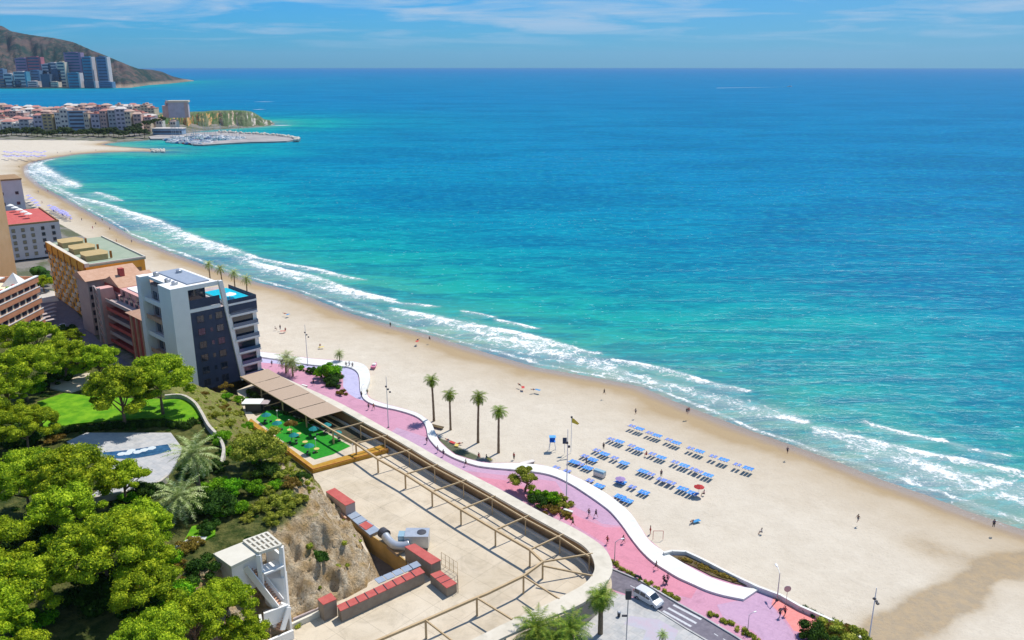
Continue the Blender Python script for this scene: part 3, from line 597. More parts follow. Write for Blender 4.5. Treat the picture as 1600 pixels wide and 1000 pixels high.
winY(wb, .0, (7.6,13.2), (1.2,5.0,8.8,12.7,16.6,20.4), 1.9, 1.9, 'dark_glass', .05); winY(wb, .0, (10.6,), (1.6,5.4,9.2,13.1,17.0,20.8), .8, 1.2, 'dark_glass', .05)
MB().box(5,14,.05,.2,24.7,27.2).build('terrace_railing', 'navy_wall', wb)
MB().box(5,13.8,8.6,8.95,23.6,30.2).build('terrace_glazing', 'dark_glass', wb)
MB().box(5.2,8.6,.8,3.5,24.2,25.5).build('plunge_pool', 'pool_water', wb)
for k, h in enumerate((.6,4.6,8.6,12.6,16.6,20.4)):
    xl = 19.3-(h+1)*.135
    MB().box(xl-.3,24.9,-.9,1.2,h-.35,h+.25).box(23.3,24.9,1.2,16,h-.35,h+.25).build('balcony_slab', 'white_wall', wb)
    MB().box(xl,24.8,-.85,-.78,h+.25,h+1.3).box(24.72,24.8,-.78,15.9,h+.25,h+1.3).build('balcony_glass', 'blue_glass', wb)
    MB().box(xl+.6,23.8,.22,.4,h+.3,h+2.9).build('balcony_window', 'dark_glass', wb)
MB().box(15.9,24.9,-.9,16,23.6,24.2).box(23.7,24.9,.0,1.0,0,23.6).build('terrace_slab', 'white_wall', wb)
MB().box(16.0,24.85,-.85,-.75,21.2,23.6).box(24.75,24.85,-.75,16,22.6,25.4).box(15.9,24.85,-.86,-.76,24.2,25.4).build('parapet', 'navy_wall', wb)
MB().box(16.4,23.6,1.2,15,24.25,24.75).build('rooftop_pool', 'pool_water', wb)
for k in range(5):
    h = 3.4+k*5.2; MB().box(.6,2.9,8.1,20.1,h,h+.35).box(.6,.7,8.1,20.1,h+.35,h+1.3).build('balcony', 'white_wall' if k%2==0 else 'clay_roof', wb)
for y in (10.5,14,17.5): winX(wb, 2.75, (y,), (4.4,9.6,14.8,20,24.6), 2.4, 2.4)
for a, b_ in ((3,4.5),(3,9),(10,17),(4,19)): MB().lathe([(.9,0),(.9,.8),(.5,1.0)], (a+.4,b_,31.45), 10).build('roof_vent', 'rail_metal', wb)
MB().lathe([(.1,0),(.1,1.6),(2.0,1.6),(.1,2.3)], (18.5,3,24.3), 8).build('terrace_parasol', 'fabric_white', wb)
MB().ball((11,1.6,24.8),(1.8,.6,.8),8,5).build('planter_shrub', 'navy_wall', wb)

rb = thing('apartment_building', 'dark red and pink block with tan gabled roofs between white and orange blocks', 'building', (-93.8,220.5,BZ), math.atan2(.713,.701))
MB().box(7,21,26,88,0,17).build('wall', 'pink_wall', rb)
MB().box(3.5,9,76,86.5,0,19.6).build('wall', 'mauve_wall', rb)
def gable(x0,x1,y0,y1,h0,h1): # ridge along x
    ym = (y0+y1)/2; return MB().add([(x0,y0,h0),(x1,y0,h0),(x1,y1,h0),(x0,y1,h0),(x0,ym,h1),(x1,ym,h1)], [(0,1,5,4),(2,3,4,5),(0,4,3),(1,2,5),(0,3,2,1)])
gable(2.6,21.5,75,88.5,19.6,22.0).build('roof', 'clay_roof', rb); gable(8,21.5,60,74.6,19.1,22.0).build('roof', 'clay_roof', rb)
MB().box(8.5,20.5,60.5,74.2,17,19.05).build('wall', 'red_wall', rb); MB().box(11,12.6,66,68,21,24.2).build('chimney', 'red_wall', rb)
MB().box(2.5,7,62.5,66.3,0,19.3).build('stair_tower', 'pink_wall', rb); MB().box(1.9,2.6,61.9,62.9,0,19.8).box(1.9,2.6,66,67,0,19.8).build('pilaster', 'mauve_wall', rb)
m = MB()
for k in range(8): m.bar((2.3,62.9,1.5+k*2.3),(2.3,66,3.6+k*2.3),.35,.5)
m.build('stair_flights', 'mauve_wall', rb)
MB().box(2.6,7,27,40,0,16.0).build('wall', 'red_wall', rb); MB().add([(1.9,26.4,16),(8,26.4,16),(8,41,16),(1.9,41,16),(8,33,18.6)], [(0,1,4),(1,2,4),(2,3,4),(3,0,4)]).build('roof', 'clay_roof', rb)
for y in (29.5,33.5,37.5): MB().box(2.1,2.7,y-.4,y+.4,0,16).build('pilaster', 'clay_roof', rb)
for k in range(6):
    MB().box(3.6,7,41,61.5,1.2+k*2.8,1.45+k*2.8).box(3.6,3.75,41,61.5,1.45+k*2.8,2.3+k*2.8).build('balcony', 'mauve_wall' if k%2 else 'red_wall', rb)
    winX(rb, 6.95, (44,48,52,56,60), (1.6+k*2.8,), 2.2, 1.9)
    winX(rb, 6.95, (69,72.5), (1.6+k*2.8,), 1.6, 1.6)
    winY(rb, 75.98, (4.6,), (1.8+k*2.8,), 1.2, 1.4)
MB().box(7.5,19,41,58,17,19.5).build('roof_terrace_wall', 'pink_wall', rb); winX(rb, 7.45, (44,50,55), (17.5,), 1.6, 1.5); MB().box(9,18,43,56,19.5,19.8).build('roof_terrace', 'white_wall', rb)

ang = math.atan2(-.747,.665)+math.pi/2
ob = thing('apartment_building', 'orange apartment block with a chequer of cream balconies and a flat green roof', 'building', (-152.2,289.3,BZ), ang)
# local x = seaward, local y = up the street away from the camera
LY = 51.8
MB().box(0,20.5,0,LY,0,21.2).build('wall', 'orange_render', ob)
MB().box(1.2,20.9,-.3,LY+.3,21.22,21.8).build('roof', 'green_roof', ob)
MB().box(-.3,1.2,-.3,LY+.3,21.2,22.6).box(1.2,20.9,-.35,.2,21.8,22.3).box(20.6,21,0.2,LY,21.8,22.3).build('parapet', 'cream_roof', ob)
MB().box(-.42,-.3,0,LY,19.6,22.5).build('cornice', 'orange_render', ob)
for k in range(3): 
    m = MB(); y0 = 6+k*15.5; m.prism([(2.2,y0),(9.6,y0),(11.2,y0+5),(10,y0+10.5),(2.8,y0+9.8),(1.8,y0+5)], 21.8, 23.9); m.build('stair_head', 'ochre_roof', ob)
    MB().box(10.6,11.3,y0+.5,y0+1.1,22,24.6).build('chimney', 'orange_dark', ob)
for r in range(7):
    for c in range(12):
        y = 2.3+c*4.3; h = 1.3+r*2.65
        if (r+c) % 2 == 0: MB().box(-.75,-.02,y-1.5,y+1.5,h-.2,h+1.0).build('balcony', 'balcony_cream', ob)
        MB().box(-.1,.02,y-.75,y+.75,h+.1,h+1.7).build('window', 'dark_glass' if (r*5+c*3)%4 else 'shutter', ob)
for c in range(7): MB().box(-.62,-.32,c*8.5-.25,c*8.5+.35,18.4,22.2).build('pilaster', 'orange_dark', ob)
MB().box(3,19,-.12,0.02,4,18.5).build('end_panel', 'brown_wall', ob)

lb = thing('apartment_building', 'brick banded apartment block with a cluttered white roof terrace at the left edge', 'building', (-152,258,4), 0)
MB().box(-34,0,-62,0,0,22.5).build('wall', 'balcony_cream', lb)
for k in range(6):
    h = 1.6+k*3.55; MB().box(-.05,.5,-62,0.3,h-.1,h+1.55).box(-34,-.05,-.05,.3,h-.1,h+1.55).build('brick_band', 'brick_band', lb)
    MB().box(.45,.6,-62,.35,h+1.55,h+1.8).build('sill', 'white_wall', lb)
    winXp(lb, 0, [-2.6-i*3.4 for i in range(11)], (h+1.82,), 2.4, 1.35, 'dark_glass')
MB().box(-.3,.5,-62,.3,22.5,24.3).box(-34,-.3,-.3,.3,22.5,24.3).build('parapet', 'brick_band', lb); MB().box(-.35,.62,-62,.4,24.3,24.6).build('coping', 'white_wall', lb)
MB().box(-14,-8,-30,-8,22.5,25.6).build('penthouse', 'white_wall', lb); MB().box(-14.6,-5.6,-31,-7,25.65,25.95).build('awning', 'fabric_white', lb)
MB().add([(-8,-6,22.6),(-2,-6,22.6),(-2,-1,22.6),(-8,-1,22.6),(-5,-3.5,26.5)], [(0,1,4),(1,2,4),(2,3,4),(3,0,4)]).build('tent_roof', 'fabric_white', lb)
for k in range(7): MB().ball((-2.2,-9-k*3.1,23.4),(.7,.9,.8),7,5).build('potted_plant', 'grass' if k%2 else 'red_wall', lb)

tb = thing('tower_block', 'tall brown tower with grey balcony bays cut by the left edge of the photo', 'tower', (-197,296,3), 0)
MB().box(-34,0,0,26,0,70).build('wall', 'brown_tower', tb)
for k in range(21): MB().box(-16,-3.2,-1.3,.02,2+k*3.2,3.1+k*3.2).build('balcony', 'rail_metal' if k%2 else 'lilac_wall', tb); MB().box(-15.8,-3.4,-.06,.0,3.3+k*3.2,4.9+k*3.2).build('window', 'dark_glass', tb)
for k in range(20): MB().box(-.02,.08,4,8,2.6+k*3.2,4.4+k*3.2).build('window', 'dark_glass', tb)

pb = thing('hotel_building', 'pale lilac building with a red roof terrace and a row of white parasols', 'building', (-222,404,3), R(38))
MB().box(-34,0,0,50,0,16.5).build('wall', 'lilac_wall', pb); MB().box(-33.4,-.6,.6,49.4,16.52,16.7).build('roof_terrace', 'red_terrace', pb)
MB().box(-34,0,-.05,.6,16.5,17.3).box(-.6,.05,.6,50,16.5,17.3).build('parapet', 'brown_wall', pb)
for x in (-3,-7.5,-12,-16,-20,-24,-28): winY(pb, 0, (x,), (1.5,4.5,7.5,10.5,13.4), 1.3, 1.5, 'dark_glass' if x%2 else 'shutter')
for i in range(5):
    q = thing('parasol', 'white parasol on the red roof terrace, %s from the front' % ORD[i], 'parasol', (0,0,0), 0, 'white parasols on the red roof terrace')
    MB().tube([(0,0,0),(0,0,2.4)], .06, 6).build('pole', 'rail_metal', q); MB().lathe([(1.9,2.1),(1.0,2.6),(.05,3.0)], (0,0,0), 8).build('canopy', 'fabric_white', q)
    q.location = W(45-i*7, 341-i*3.4, 19.75)
qb = thing('apartment_block', 'plain pale building with a brown roof edge behind the red roof terrace', 'building', (-263.5,449,3), R(38))
MB().box(-26,0,0,22,0,31).build('wall', 'lilac_wall', qb); MB().box(-26.3,.3,-.3,22,31.02,31.8).build('roof_edge', 'brown_wall', qb); winY(qb, 0, (-3,-10,-17), (18,23.5), 1.4, 1.4)
# street bits behind the hill
mat('street_pale', (.46,.42,.39), (.54,.5,.46), .3, .9)
struct(sheet('street', [(40,440),(100,462),(160,540),(250,600),(225,606),(120,560),(70,500),(20,470)], 2.75, 'asphalt', 2.5))
struct(sheet('forecourt', [(55,450),(86,455),(92,470),(60,474)], 2.8, 'street_pale', 2.5))
cp = thing('car_shelter', 'long grey ribbed shelter roof between the brick block and the orange block', 'shelter', tuple(W(70,500,3))[:2]+(2.7,))
for k in range(5):
    a, b_ = W(56,484+k*5.2,5.6), W(86,474+k*6,5.6); MB().bar(a, b_, 1.7, .15).build('roof_panel', 'mauve_wall', cp, world=True)
MB().bar(W(60,486,4), W(62,506,4), .2, 2.6).build('support', 'dark_metal', cp, world=True)

# ------------------------------------------------------------ far headland with its towers
base_px = [(-420,140),(-250,139),(-120,139),(-40,138),(0,137),(60,137),(120,137),(180,137.5),(205,137),(232,133),(262,131),(285,128.5),(303,126.5)]
top_px = [(-420,60),(-300,46),(-200,38),(-120,30),(-60,32),(-20,38),(8,39),(20,41),(32,49),(42,51),(60,55),(85,58),(98,60),(108,62),(125,66),(140,73),(150,78),(170,86),(190,95),(208,103),(220,107.5),(240,109),(255,112),(270,119),(285,123),(303,126)]
bx = np.array(base_px); tpx = np.array(top_px); us = np.linspace(-420, 303, 260); nv = 60
V = []; n_ = 0
for i, u in enumerate(us):
    byy = np.interp(u, bx[:,0], bx[:,1]); ty = np.interp(u, tpx[:,0], tpx[:,1]); b0 = W(u, byy, 0)
    rise = max(0.0, byy-ty-1); depth = 60+rise*14
    Yr = b0.y+depth; top = D(u, ty, Yr); H_ = max(top.z, 1)
    dirx = (b0.x)/b0.y
    for j in range(nv):
        q0 = j/(nv-1)*2.0; sh_ = .17*min(1,max(0,(200-u)/20)); q = q0 if q0 > 1 else max(0,(q0-sh_)/(1-sh_))
        if q0 < sh_: q = 0.0
        prof = (q**.8 if q < 1 else max(0, (2-q))**1.2); 
        rg = (vnoise(np.array([u*.055]), np.array([q*3.0]))[0]-.5)*.5+(vnoise(np.array([u*.21]), np.array([q*9.0]))[0]-.5)*.26
        y = b0.y+depth*q0; z = H_*max(0, prof+rg*prof*(1-prof)*2.2)
        cl = 8*min(1, q0*14)*(.5+vnoise(np.array([u*.5]), np.array([1.0]))[0]); z = z+min(cl, H_*.5)*(q<1.9) if 0<j<nv-1 else -3
        if q >= .98 and q <= 1.02: z = H_
        V.append((dirx*y, y, min(z, H_*1.0)))
m = bpy.data.materials.new('headland'); m.use_nodes = True; t = m.node_tree; b = t.nodes['Principled BSDF']; MATS['headland'] = m
g = nd(t, 'ShaderNodeNewGeometry'); P_ = g.outputs['Position']; n1 = noise(t, P_, .006, 7, .7, .3); n2 = noise(t, P_, .03, 6, .7)
col = mixc(t, ramp(t, n1, [(.40,0.0),(.54,1.0)]), (.115,.09,.085), (.025,.055,.05)); col = mixc(t, ramp(t, n2, [(.5,0.0),(.62,.6)]), col, (.19,.125,.10))
sz = nd(t, 'ShaderNodeSeparateXYZ'); t.links.new(P_, sz.inputs[0]); low = ramp(t, mth(t,'DIVIDE',mth(t,'ADD',sz.outputs[2],mth(t,'MULTIPLY',n2,14)),40), [(.35,1.0),(.6,0.0)])
col = mixc(t, low, col, (.33,.25,.19)); t.links.new(col, b.inputs['Base Color']); b.inputs['Roughness'].default_value = 1; b.inputs['Specular IOR Level'].default_value = 0
bn = nd(t, 'ShaderNodeBump'); bn.inputs['Strength'].default_value = 1; bn.inputs['Distance'].default_value = 14; t.links.new(mth(t,'ADD',n1,n2), bn.inputs['Height']); t.links.new(bn.outputs[0], b.inputs['Normal'])
struct(npmesh('headland', np.array(V), gridfaces(len(us), nv), 'headland', None, True))
struct(MB().prism([tuple(W(x,y))[:2] for x,y in [(-420,140),(-120,140),(0,138.2),(60,138.5),(120,138),(178,137.6),(178,134),(0,132),(-420,132)]], -2, 5).build('shore_ground', 'headland'))
for nm, c in (('tw_blue',(.10,.20,.33)),('tw_teal',(.05,.24,.36)),('tw_mauve',(.25,.17,.27)),('tw_red',(.34,.12,.15)),('tw_pale',(.52,.47,.47)),('tw_cream',(.60,.52,.42)),('tw_dark',(.06,.10,.16)),('tw_brown',(.28,.18,.16))): mat(nm, c, tuple(min(1,k*1.15) for k in c), .05, .8)
def far_block(x0, x1, ytop, ybase, m, name, label, cat, grp, dy=0, edge=None, rows=0, depth=18, zb=4, roofm=None):
    bw = W((x0+x1)/2, 136.6, zb); ybase = 136.6; Y = bw.y+dy; a = D(x0, ybase, Y); c = D(x1, ybase, Y); tp = D((x0+x1)/2, ytop, Y); w = c.x-a.x; h = tp.z
    q = thing(name, label, cat, ((a.x+c.x)/2, Y, zb-2), 0, grp); hh = h-zb+2
    MB().box(-w/2,w/2,0,depth,0,hh).build('wall', m, q)
    if edge: MB().box(w/2-w*.12,w/2+.3,-.6,depth,0,hh+.5).build('end_wall', edge, q)
    if rows:
        st = hh/rows
        for r in range(rows): MB().box(-w*.42,w*.36,-.5,.1,st*r+st*.35,st*r+st*.8).build('window_band', 'tw_dark', q)
    MB().box(-w*.25,w*.2,depth*.2,depth*.8,hh,hh+2.5).build('roof_head', roofm or m, q)
    return q
G = 'far towers below the brown headland'
towers = [(134,149,89,127,'tw_teal','tw_pale','slim teal tower with a pale edge, left of the twin pair'),(156,173,89,127,'tw_blue','tw_pale','slim blue tower, right one of the twin pair by the headland'),
 (107,133,82,126,'tw_mauve',None,'tallest broad mauve tower below the headland'),(108,127,114,134,'tw_teal','tw_pale','low wide teal block in front of the tallest mauve tower'),
 (94,106,97,128,'tw_cream',None,'narrow cream tower left of the tallest mauve tower'),(83,98,108,130,'tw_dark',None,'dark blue block in front of the narrow cream tower'),(80,94,98,110,'tw_pale',None,'pale block high behind the dark blue block'),
 (30,49,91,126,'tw_mauve',None,'broad purple tower at the foot of the headland'),(48,70,89,120,'tw_red',None,'wine red tower beside the broad purple tower'),(24,44,112,132,'tw_pale','tw_teal','pale low block in front of the purple tower'),
 (51,65,110,130,'tw_blue',None,'small blue block in front of the wine red tower'),(64,77,110,126,'tw_red',None,'low red block right of the wine red tower'),(66,80,116,134,'tw_dark',None,'dark low block on the shore below the red block'),
 (0,9,108,126,'tw_blue',None,'blue block at the left edge below the headland'),(8,22,115,134,'tw_pale',None,'pale shore block next to the left edge'),(0,10,124,136,'tw_brown',None,'brown shore block at the left edge'),(20,34,126,136,'tw_cream',None,'little cream shore house under the purple tower'),
 (44,60,127,137,'tw_pale',None,'little pale shore house under the wine red tower'),(78,92,128,137,'tw_cream',None,'little cream shore house under the dark block'),(132,150,127,136,'tw_dark','tw_pale','dark low building under the teal twin tower'),(155,176,128,136,'tw_blue',None,'blue low building under the blue twin tower'),(70,84,100,112,'tw_pale',None,'pale block on the slope above the low red block')]
for i, (x0,x1,yt,yb,mm,ed,lab) in enumerate(towers): far_block(x0,x1,yt,yb+6 if yb<128 else yb,mm,'far_tower','%s' % lab,'tower',G,dy=(0 if yb>=131 else 45 if yb>=128 else 85),edge=ed,rows=max(3,int((137-yt)/4.5)),depth=30)

# ------------------------------------------------------------ old town on its point
for nm, c in (('tn_white',(.58,.54,.50)),('tn_cream',(.56,.46,.35)),('tn_pink',(.50,.33,.29)),('tn_lilac',(.42,.37,.42)),('tn_grey',(.34,.34,.36)),('tn_blue',(.24,.34,.46)),('tn_ochre',(.46,.34,.18)),('rf_red',(.42,.19,.16)),('rf_clay',(.46,.31,.25)),('rf_pale',(.58,.52,.48)),('tn_win',(.09,.09,.12))): mat(nm, c, tuple(min(1,k*1.2) for k in c), .15, .85)
rnd = random.Random(11)
TN = {'tn_white':'white','tn_cream':'cream','tn_pink':'pink','tn_lilac':'lilac','tn_grey':'grey','tn_blue':'blue grey','tn_ochre':'ochre'}; RN = {'rf_red':'red','rf_clay':'clay coloured','rf_pale':'pale'}
def town_house(X, Y, w, d, h, m, rf, kind, lab, flo):
    zb = gz1(X, Y)-.5; q = thing('town_house', lab, 'house', (X, Y, zb), rnd.uniform(-.18,.25), 'houses of the old town across the bay')
    MB().box(-w/2,w/2,-d/2,d/2,0,h).build('wall', m, q)
    if kind: 
        mb = MB(); hw = w/2+.4; hd = d/2+.4; mb.add([(-hw,-hd,h),(hw,-hd,h),(hw,hd,h),(-hw,hd,h),(-hw*.55,0,h+2.6),(hw*.55,0,h+2.6)], [(0,1,5,4),(2,3,4,5),(0,4,3),(1,2,5),(0,3,2,1)]); mb.build('roof', rf, q)
    else: MB().box(-w/2-.3,w/2+.3,-d/2-.3,d/2+.3,h,h+.7).box(-w*.2,w*.15,-d*.2,d*.2,h+.7,h+3).build('roof', rf, q)
    st = h/flo
    for r in range(flo):
        if kind == 2 or w > 20: MB().box(-w*.42,w*.42,-d/2-.25,-d/2+.1,st*r+st*.35,st*r+st*.8).build('window_band','tn_win',q); MB().box(w/2-.1,w/2+.2,-d*.35,d*.35,st*r+st*.35,st*r+st*.8).build('window_band','tn_win',q)
        else:
            for wx in (-w*.21, w*.23): MB().box(wx-w*.13,wx+w*.13,-d/2-.2,-d/2+.1,st*r+st*.35,st*r+st*.75).build('window','tn_win',q)
    return q
front = [(-14,4,186,'tn_white','rf_red',0,4),(5,22,190,'tn_white','rf_red',1,3),(22,33,193,'tn_white','rf_pale',0,3),(33,49,186,'tn_grey','rf_red',1,4),(50,55,192,'tn_white','rf_pale',0,3),(56,70,180,'tn_lilac','rf_red',1,4),(70,88,178,'tn_ochre','rf_clay',0,6),(90,98,176,'tn_white','rf_clay',0,5),(98,110,171,'tn_white','rf_pale',0,5),(110,135,173,'tn_blue','rf_clay',0,6),(136,144,177,'tn_cream','rf_clay',0,4),(146,160,178,'tn_lilac','rf_red',0,4),(161,172,173,'tn_pink','rf_red',1,6),(172,184,172,'tn_grey','rf_clay',1,6),(184,199,170,'tn_lilac','rf_pale',1,6),(199,210,174,'tn_cream','rf_clay',1,5),(210,222,178,'tn_pink','rf_clay',1,5)]
for i, (x0,x1,yt,m_,rf,k,fl) in enumerate(front):
    a, c = W(x0,208,3), W(x1,208,3); Y = a.y+8; tp = D((x0+x1)/2, yt, Y); X_ = (a.x+c.x)/2*(Y/a.y)
    town_house(X_, Y+5, (c.x-a.x)*.97, 14, tp.z-gz1(X_,Y+5)+.5, m_, rf, k, '%s house, %s roof, %s from left, front row of far town' % (TN[m_], RN[rf], ORD[i]), fl)
rowdef = [(1206,-14,226,14,'second'),(1244,-14,236,13,'third'),(1284,-14,240,12,'fourth'),(1324,-14,244,12,'fifth'),(1364,-14,236,11,'hindmost')]
for ri_, (Y, xa, xb, st, nm) in enumerate(rowdef):
    x = xa+rnd.uniform(0,6); i = 0
    while x < xb:
        wpx = rnd.uniform(st*.7, st*1.15); X_ = D(x+wpx/2, 190, Y).x; wm = wpx*Y/1340*1.04
        dip = 1-.45*math.exp(-((x-72)/26)**2); h = rnd.uniform(11,19)*dip
        if ri_ == 4: h *= .8
        m_ = rnd.choice(['tn_white','tn_cream','tn_pink','tn_white','tn_lilac','tn_cream','tn_pink']); rf = rnd.choice(['rf_red','rf_clay','rf_pale','rf_clay','rf_red'])
        town_house(X_, Y, wm*.94, rnd.uniform(11,18), h, m_, rf, rnd.choice((0,1,1)), '%s house, %s roof, %s from left, %s far town row' % (TN[m_], RN[rf], ORD[min(i,29)], nm), max(2,int(h/3.6)))
        x += wpx+rnd.uniform(0,1.5); i += 1
# rocky point: orange cliff, then the green and grey headland
px_ = [(190,207,12),(215,205,15),(240,203,18),(262,202,20),(285,202,21),(305,201,22),(320,200.5,22),(335,200,23),(350,199.5,23),(370,199,23),(385,198.5,22),(395,198,20),(405,197,14),(414,196.5,8),(422,196,7),(429,195,2)]
pa = np.array(px_, float); us = np.linspace(190, 429, 150); V = []; nv = 34
for u in us:
    b0 = W(u, np.interp(u,pa[:,0],pa[:,1]), 0); H_ = np.interp(u,pa[:,0],pa[:,2]); dpt = 95 if u < 400 else 95-(u-400)*2.6; dx = b0.x/b0.y
    for j in range(nv):
        q = j/(nv-1); y = b0.y+dpt*q+(vnoise(np.array([u*.16]),np.array([3.]))[0]-.5)*22*(1-q)
        e = min(1, q*3.3+.02)**.75 if q < .85 else max(0, (1-q)/.15)
        z = H_*e+(vnoise(np.array([u*.45]),np.array([q*14]))[0]-.5)*7*min(1,q*6)*(1-q)*(q<.5)
        V.append((dx*y, y, z-1.0))
m = bpy.data.materials.new('point_rock'); m.use_nodes = True; t = m.node_tree; b = t.nodes['Principled BSDF']; MATS['point'] = m
g = nd(t, 'ShaderNodeNewGeometry'); P_ = g.outputs['Position']; s3 = nd(t,'ShaderNodeSeparateXYZ'); t.links.new(P_, s3.inputs[0]); nn = nd(t,'ShaderNodeSeparateXYZ'); t.links.new(g.outputs['True Normal'], nn.inputs[0])
n1 = noise(t, P_, .05, 6, .7); n2 = noise(t, P_, .14, 5, .75)
xr = mth(t, 'ADD', s3.outputs[0], mth(t,'MULTIPLY',mth(t,'SUBTRACT',n1,.5),70)); mr = nd(t,'ShaderNodeMapRange'); mr.inputs[1].default_value = -475; mr.inputs[2].default_value = -425; t.links.new(xr, mr.inputs[0])
rk = mixc(t, mr.outputs[0], mixc(t, ramp(t,n2,[(.4,0.0),(.6,1.0)]), (.50,.22,.05), (.58,.36,.16)), mixc(t, ramp(t,n2,[(.4,0.0),(.55,1.0)]), (.14,.12,.12), (.62,.55,.48)))
vg = mixc(t, ramp(t,n1,[(.4,0.0),(.6,1.0)]), (.05,.13,.03), (.15,.17,.09))
col = mixc(t, ramp(t, mth(t,'ADD',nn.outputs[2],mth(t,'MULTIPLY',mth(t,'SUBTRACT',n1,.5),1.0)), [(.42,0.0),(.62,1.0)]), rk, vg)
t.links.new(col, b.inputs['Base Color']); b.inputs['Roughness'].default_value = 1; bn = nd(t,'ShaderNodeBump'); bn.inputs['Strength'].default_value = 1; bn.inputs['Distance'].default_value = 2.5; t.links.new(n2, bn.inputs['Height']); t.links.new(bn.outputs[0], b.inputs['Normal'])
struct(npmesh('rocky_point', np.array(V), gridfaces(len(us), nv), 'point', None, False))
cs = thing('hilltop_building', 'large mauve cube of a building with a cream cornice on the rocky point', 'building', tuple(D(281,183,1255)[:2])+(19,), R(12))
MB().box(-13.5,13.5,-8,8,0,21.5).build('wall','tn_lilac',cs); MB().box(-14.2,15,-9,9,21.5,24).build('cornice','tn_cream',cs); MB().box(9,14,-8.4,-7.9,0,21).build('corner_pier','tn_pink',cs)
MB().box(-22,-13.6,-6,6,0,17).build('wing','tn_pink',cs); MB().lathe([(2.2,0),(2.2,4),(.2,8)],(-16.5,0,17),8).build('turret','tn_pink',cs); 
for i, (x, y, w, h) in enumerate(((250,186,9,12),(240,189,10,9),(262,190,9,9))):
    p = D(x,y,1215); town_house(p.x, 1215+i*12, w, 11, h+4, ['tn_white','tn_cream','tn_white'][i], 'rf_clay', 1, '%s villa beside the cube building on the point' % ('white walled','cream','low white')[i], 2)
mat('quay', (.26,.24,.24), (.40,.37,.35), .05, .9)
# promenade buildings near the harbour
cb = thing('boat_club', 'long low blue grey club building behind the harbour', 'building', tuple(W(262,209,3))[:2]+(2,), 0)
MB().box(-20,20,0,14,0,7.5).build('wall','tn_blue',cb); MB().box(-21,21,-2,14.5,7.5,8.4).build('roof','rf_pale',cb); MB().box(-19,19,-.3,.1,2.4,4.6).build('window_band','tn_win',cb)
struct(MB().prism([tuple(W(x,y))[:2] for x,y in [(232,215),(262,211),(330,208),(345,207),(400,210),(440,213),(463,217),(462,220),(448,222.5),(420,223.5),(392,224),(355,226),(318,228.5),(302,228),(304,226.5),(340,222),(386,218.5),(380,215.5),(330,213),(290,215),(262,219),(236,219)]], -2, 1.8).build('harbour_quay','quay'))
rk_ = MB(); rr = random.Random(3)
bwp = smooth_pts([W(x,y,1.6) for x,y in [(345,207),(400,210),(440,213),(463,217),(463,220)]], 14)
for p in bwp:
    for k in range(3): rk_.ball((p.x+rr.uniform(-3,3), p.y+rr.uniform(-3,3), 2.2+rr.uniform(-.8,1)), (rr.uniform(1.2,2.4),)*3, 5, 3)
for k in range(50):
    p = W(rr.uniform(236,257), rr.uniform(233.5,238), .6); rk_.ball((p.x,p.y,.8), (rr.uniform(.8,1.9),)*3, 5, 3)
rk_ = rk_.build('breakwater_rocks','cream_roof'); tag(rk_, 'pale boulders heaped along the harbour breakwater and the spit', 'rocks', None, 'stuff')
# boats: hull with cabin and, on the yachts, a mast
mat('hull_white', (.74,.74,.74), None, rough=.35); mat('hull_blue', (.05,.12,.3), None, rough=.35); mat('hull_red',(.4,.08,.07),None,rough=.4); mat('wood_deck',(.36,.25,.15),None)
def hull(L, Wd, h):
    mb = MB(); rings = []
    for i in range(9):
        s_ = i/8; y = (s_-.5)*L; w = Wd/2*(1-max(0,(s_-.45)/.55)**2.2)+.03; z = h*(1+.35*s_**2)
        rings += [(-w,y,z),(-w*.75,y,0),(w*.75,y,0),(w,y,z)]
    fs = [(i*4+k,i*4+k+1,(i+1)*4+k+1,(i+1)*4+k) for i in range(8) for k in range(3)]+[(0,3,2,1),(i:=32,i+1,i+2,i+3)]
    fs += [(i*4,(i+1)*4,(i+1)*4+3,i*4+3) for i in range(8)]
    return mb.add(rings, fs)
def boat(kind, L, hm):
    q = thing('yacht' if kind else 'motorboat', 'boat', 'boat'); hull(L, L*.3, L*.11).build('hull', hm, q)
    MB().box(-L*.09,L*.09,-L*.2,L*.12,L*.12,L*.2).build('cabin','hull_white' if kind else 'pale_glass',q); MB().box(-L*.1,L*.1,-L*.18,L*.05,L*.2,L*.22).build('cabin_roof','hull_white',q)
    if kind: MB().tube([(0,.1*L,L*.1),(0,.1*L,L*1.15)],.12,5).build('mast','rail_metal',q); MB().tube([(0,.1*L,L*.24),(0,-.35*L,L*.24)],.1,5).build('boom','hull_white',q)
    return q
protos = [boat(0,9,'hull_white'),boat(1,11,'hull_white'),boat(0,8,'hull_blue'),boat(1,10,'hull_blue'),boat(0,7,'hull_red')]
desc = ['white motorboat','white yacht with a bare mast','blue hulled motorboat','blue hulled yacht','red hulled motorboat']
lines = [((262,221.5),(318,227),'front pontoon'),((258,218.5),(332,224.5),'second pontoon'),((268,216),(345,222),'middle pontoon'),((295,214.5),(378,219.5),'fourth pontoon'),((300,212.5),(385,217.5),'pontoon nearest the quay')]
